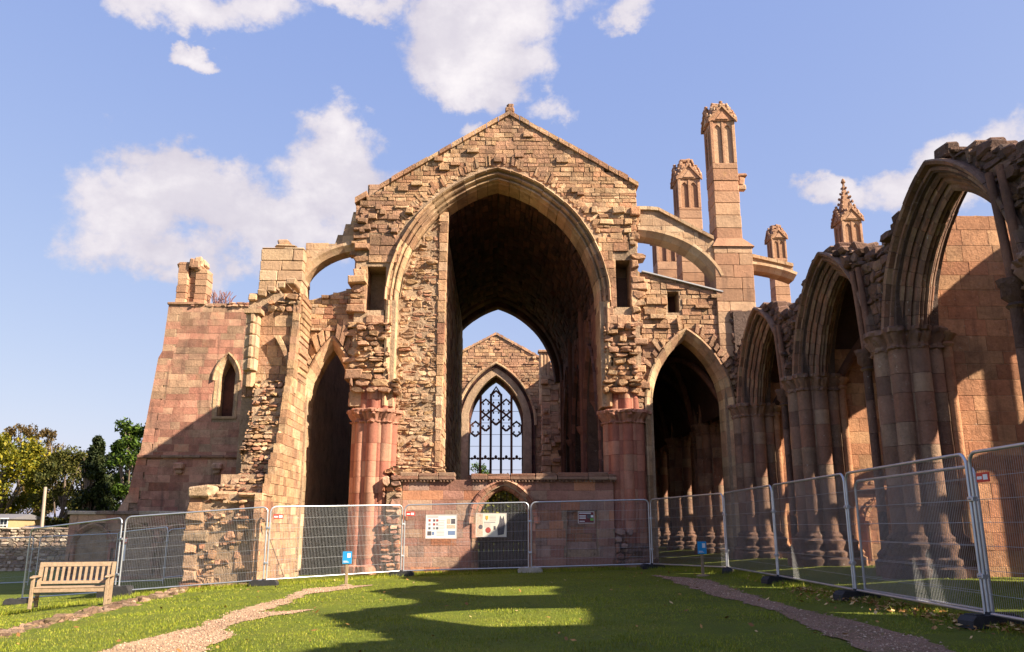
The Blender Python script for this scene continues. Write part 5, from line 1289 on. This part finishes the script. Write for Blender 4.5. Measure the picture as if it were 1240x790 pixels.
wn1 = nt.noise(tc, 9, 8, .62); wn2 = nt.noise(nt.vmul(tc, (1,1,1.4)), 26, 6, .6)
def dirs(px, py): d = ray(px, py).normalized(); return atan2(d.x, d.y), asin(d.z)
wA = nt.noise(tc, 5.5, 7, .62); wB = nt.noise(nt.vmul(tc, (1.0,-1.1,1.3)), 6.5, 7, .62)
azm = nt.math('ADD', azm, nt.math('MULTIPLY', nt.math('SUBTRACT', wA, .5), .22)); elv = nt.math('ADD', elv, nt.math('MULTIPLY', nt.math('SUBTRACT', wB, .5), .16))
fld = None
for px, py, rx_, ry_, k in ((135,255,95,80,1.0),(230,235,130,62,1.05),(330,270,120,80,1.0),(395,195,90,70,1.05),(440,230,80,60,1.0),(190,315,130,36,.75),
        (580,45,115,68,1.05),(630,15,100,60,1.0),(560,75,65,40,.9),(650,75,55,42,.75),(430,-12,70,34,.9),(250,-6,130,36,.85),(240,60,26,16,.75),(668,130,46,26,.8),(590,145,40,16,.7),
        (1110,225,110,38,.95),(1170,190,90,40,.95),(1020,238,50,28,.85),(1240,180,80,60,.8),(770,25,40,22,.6)):
    a0, e0 = dirs(px, py); sx = 1/(rx_/1000*.93); sy = 1/(ry_/1000*.93)
    dx = nt.math('MULTIPLY', nt.math('SUBTRACT', azm, a0), sx*cos(e0)); dy = nt.math('MULTIPLY', nt.math('SUBTRACT', elv, e0), sy)
    r2_ = nt.math('ADD', nt.math('MULTIPLY', dx, dx), nt.math('MULTIPLY', dy, dy))
    f_ = nt.math('MULTIPLY', nt.math('SUBTRACT', 1.0, r2_), k); fld = f_ if fld is None else nt.math('SMOOTH_MAX', fld, f_, .25)
fld = nt.math('MAXIMUM', fld, -1.5)
dens = nt.math('ADD', fld, nt.math('ADD', nt.math('MULTIPLY', nt.math('SUBTRACT', wn1, .5), 2.4), nt.math('MULTIPLY', nt.math('SUBTRACT', wn2, .5), 1.0)))
mask = nt.math('MULTIPLY', nt.step(dens, -.02, .62), .97)
shade = nt.noise(nt.vmul(tc, (1,1,1.5)), 7, 6, .6)
ccol = nt.mix(nt.step(dens, .2, 1.3), (2.75,2.58,2.85), (3.6,3.4,3.45))
ccol = nt.mix(nt.math('MULTIPLY', nt.step(shade, .42, .66), .6), ccol, (2.2,2.06,2.42))
sp = nt.new('ShaderNodeSeparateColor'); nt.l.new(sky.outputs[0], sp.inputs[0]); cb = nt.new('ShaderNodeCombineColor')
for i_, (k_, g_) in enumerate(((1.12,.57),(1.21,.475),(2.28,.2))): nt.l.new(nt.math('MULTIPLY', nt.math('POWER', sp.outputs[i_], g_), k_), cb.inputs[i_])
skyc = cb.outputs[0]
nt.l.new(nt.mix(mask, skyc, ccol), bg.inputs[0])
vs_ = sc.view_settings; vs_.view_transform = 'Standard'; vs_.look = 'None'; vs_.gamma = 1; vs_.use_curve_mapping = False; vs_.exposure = 1.5
sc.cycles.max_bounces = 6; sc.cycles.diffuse_bounces = 3
try: sc.cycles.use_denoising = True
except Exception: pass
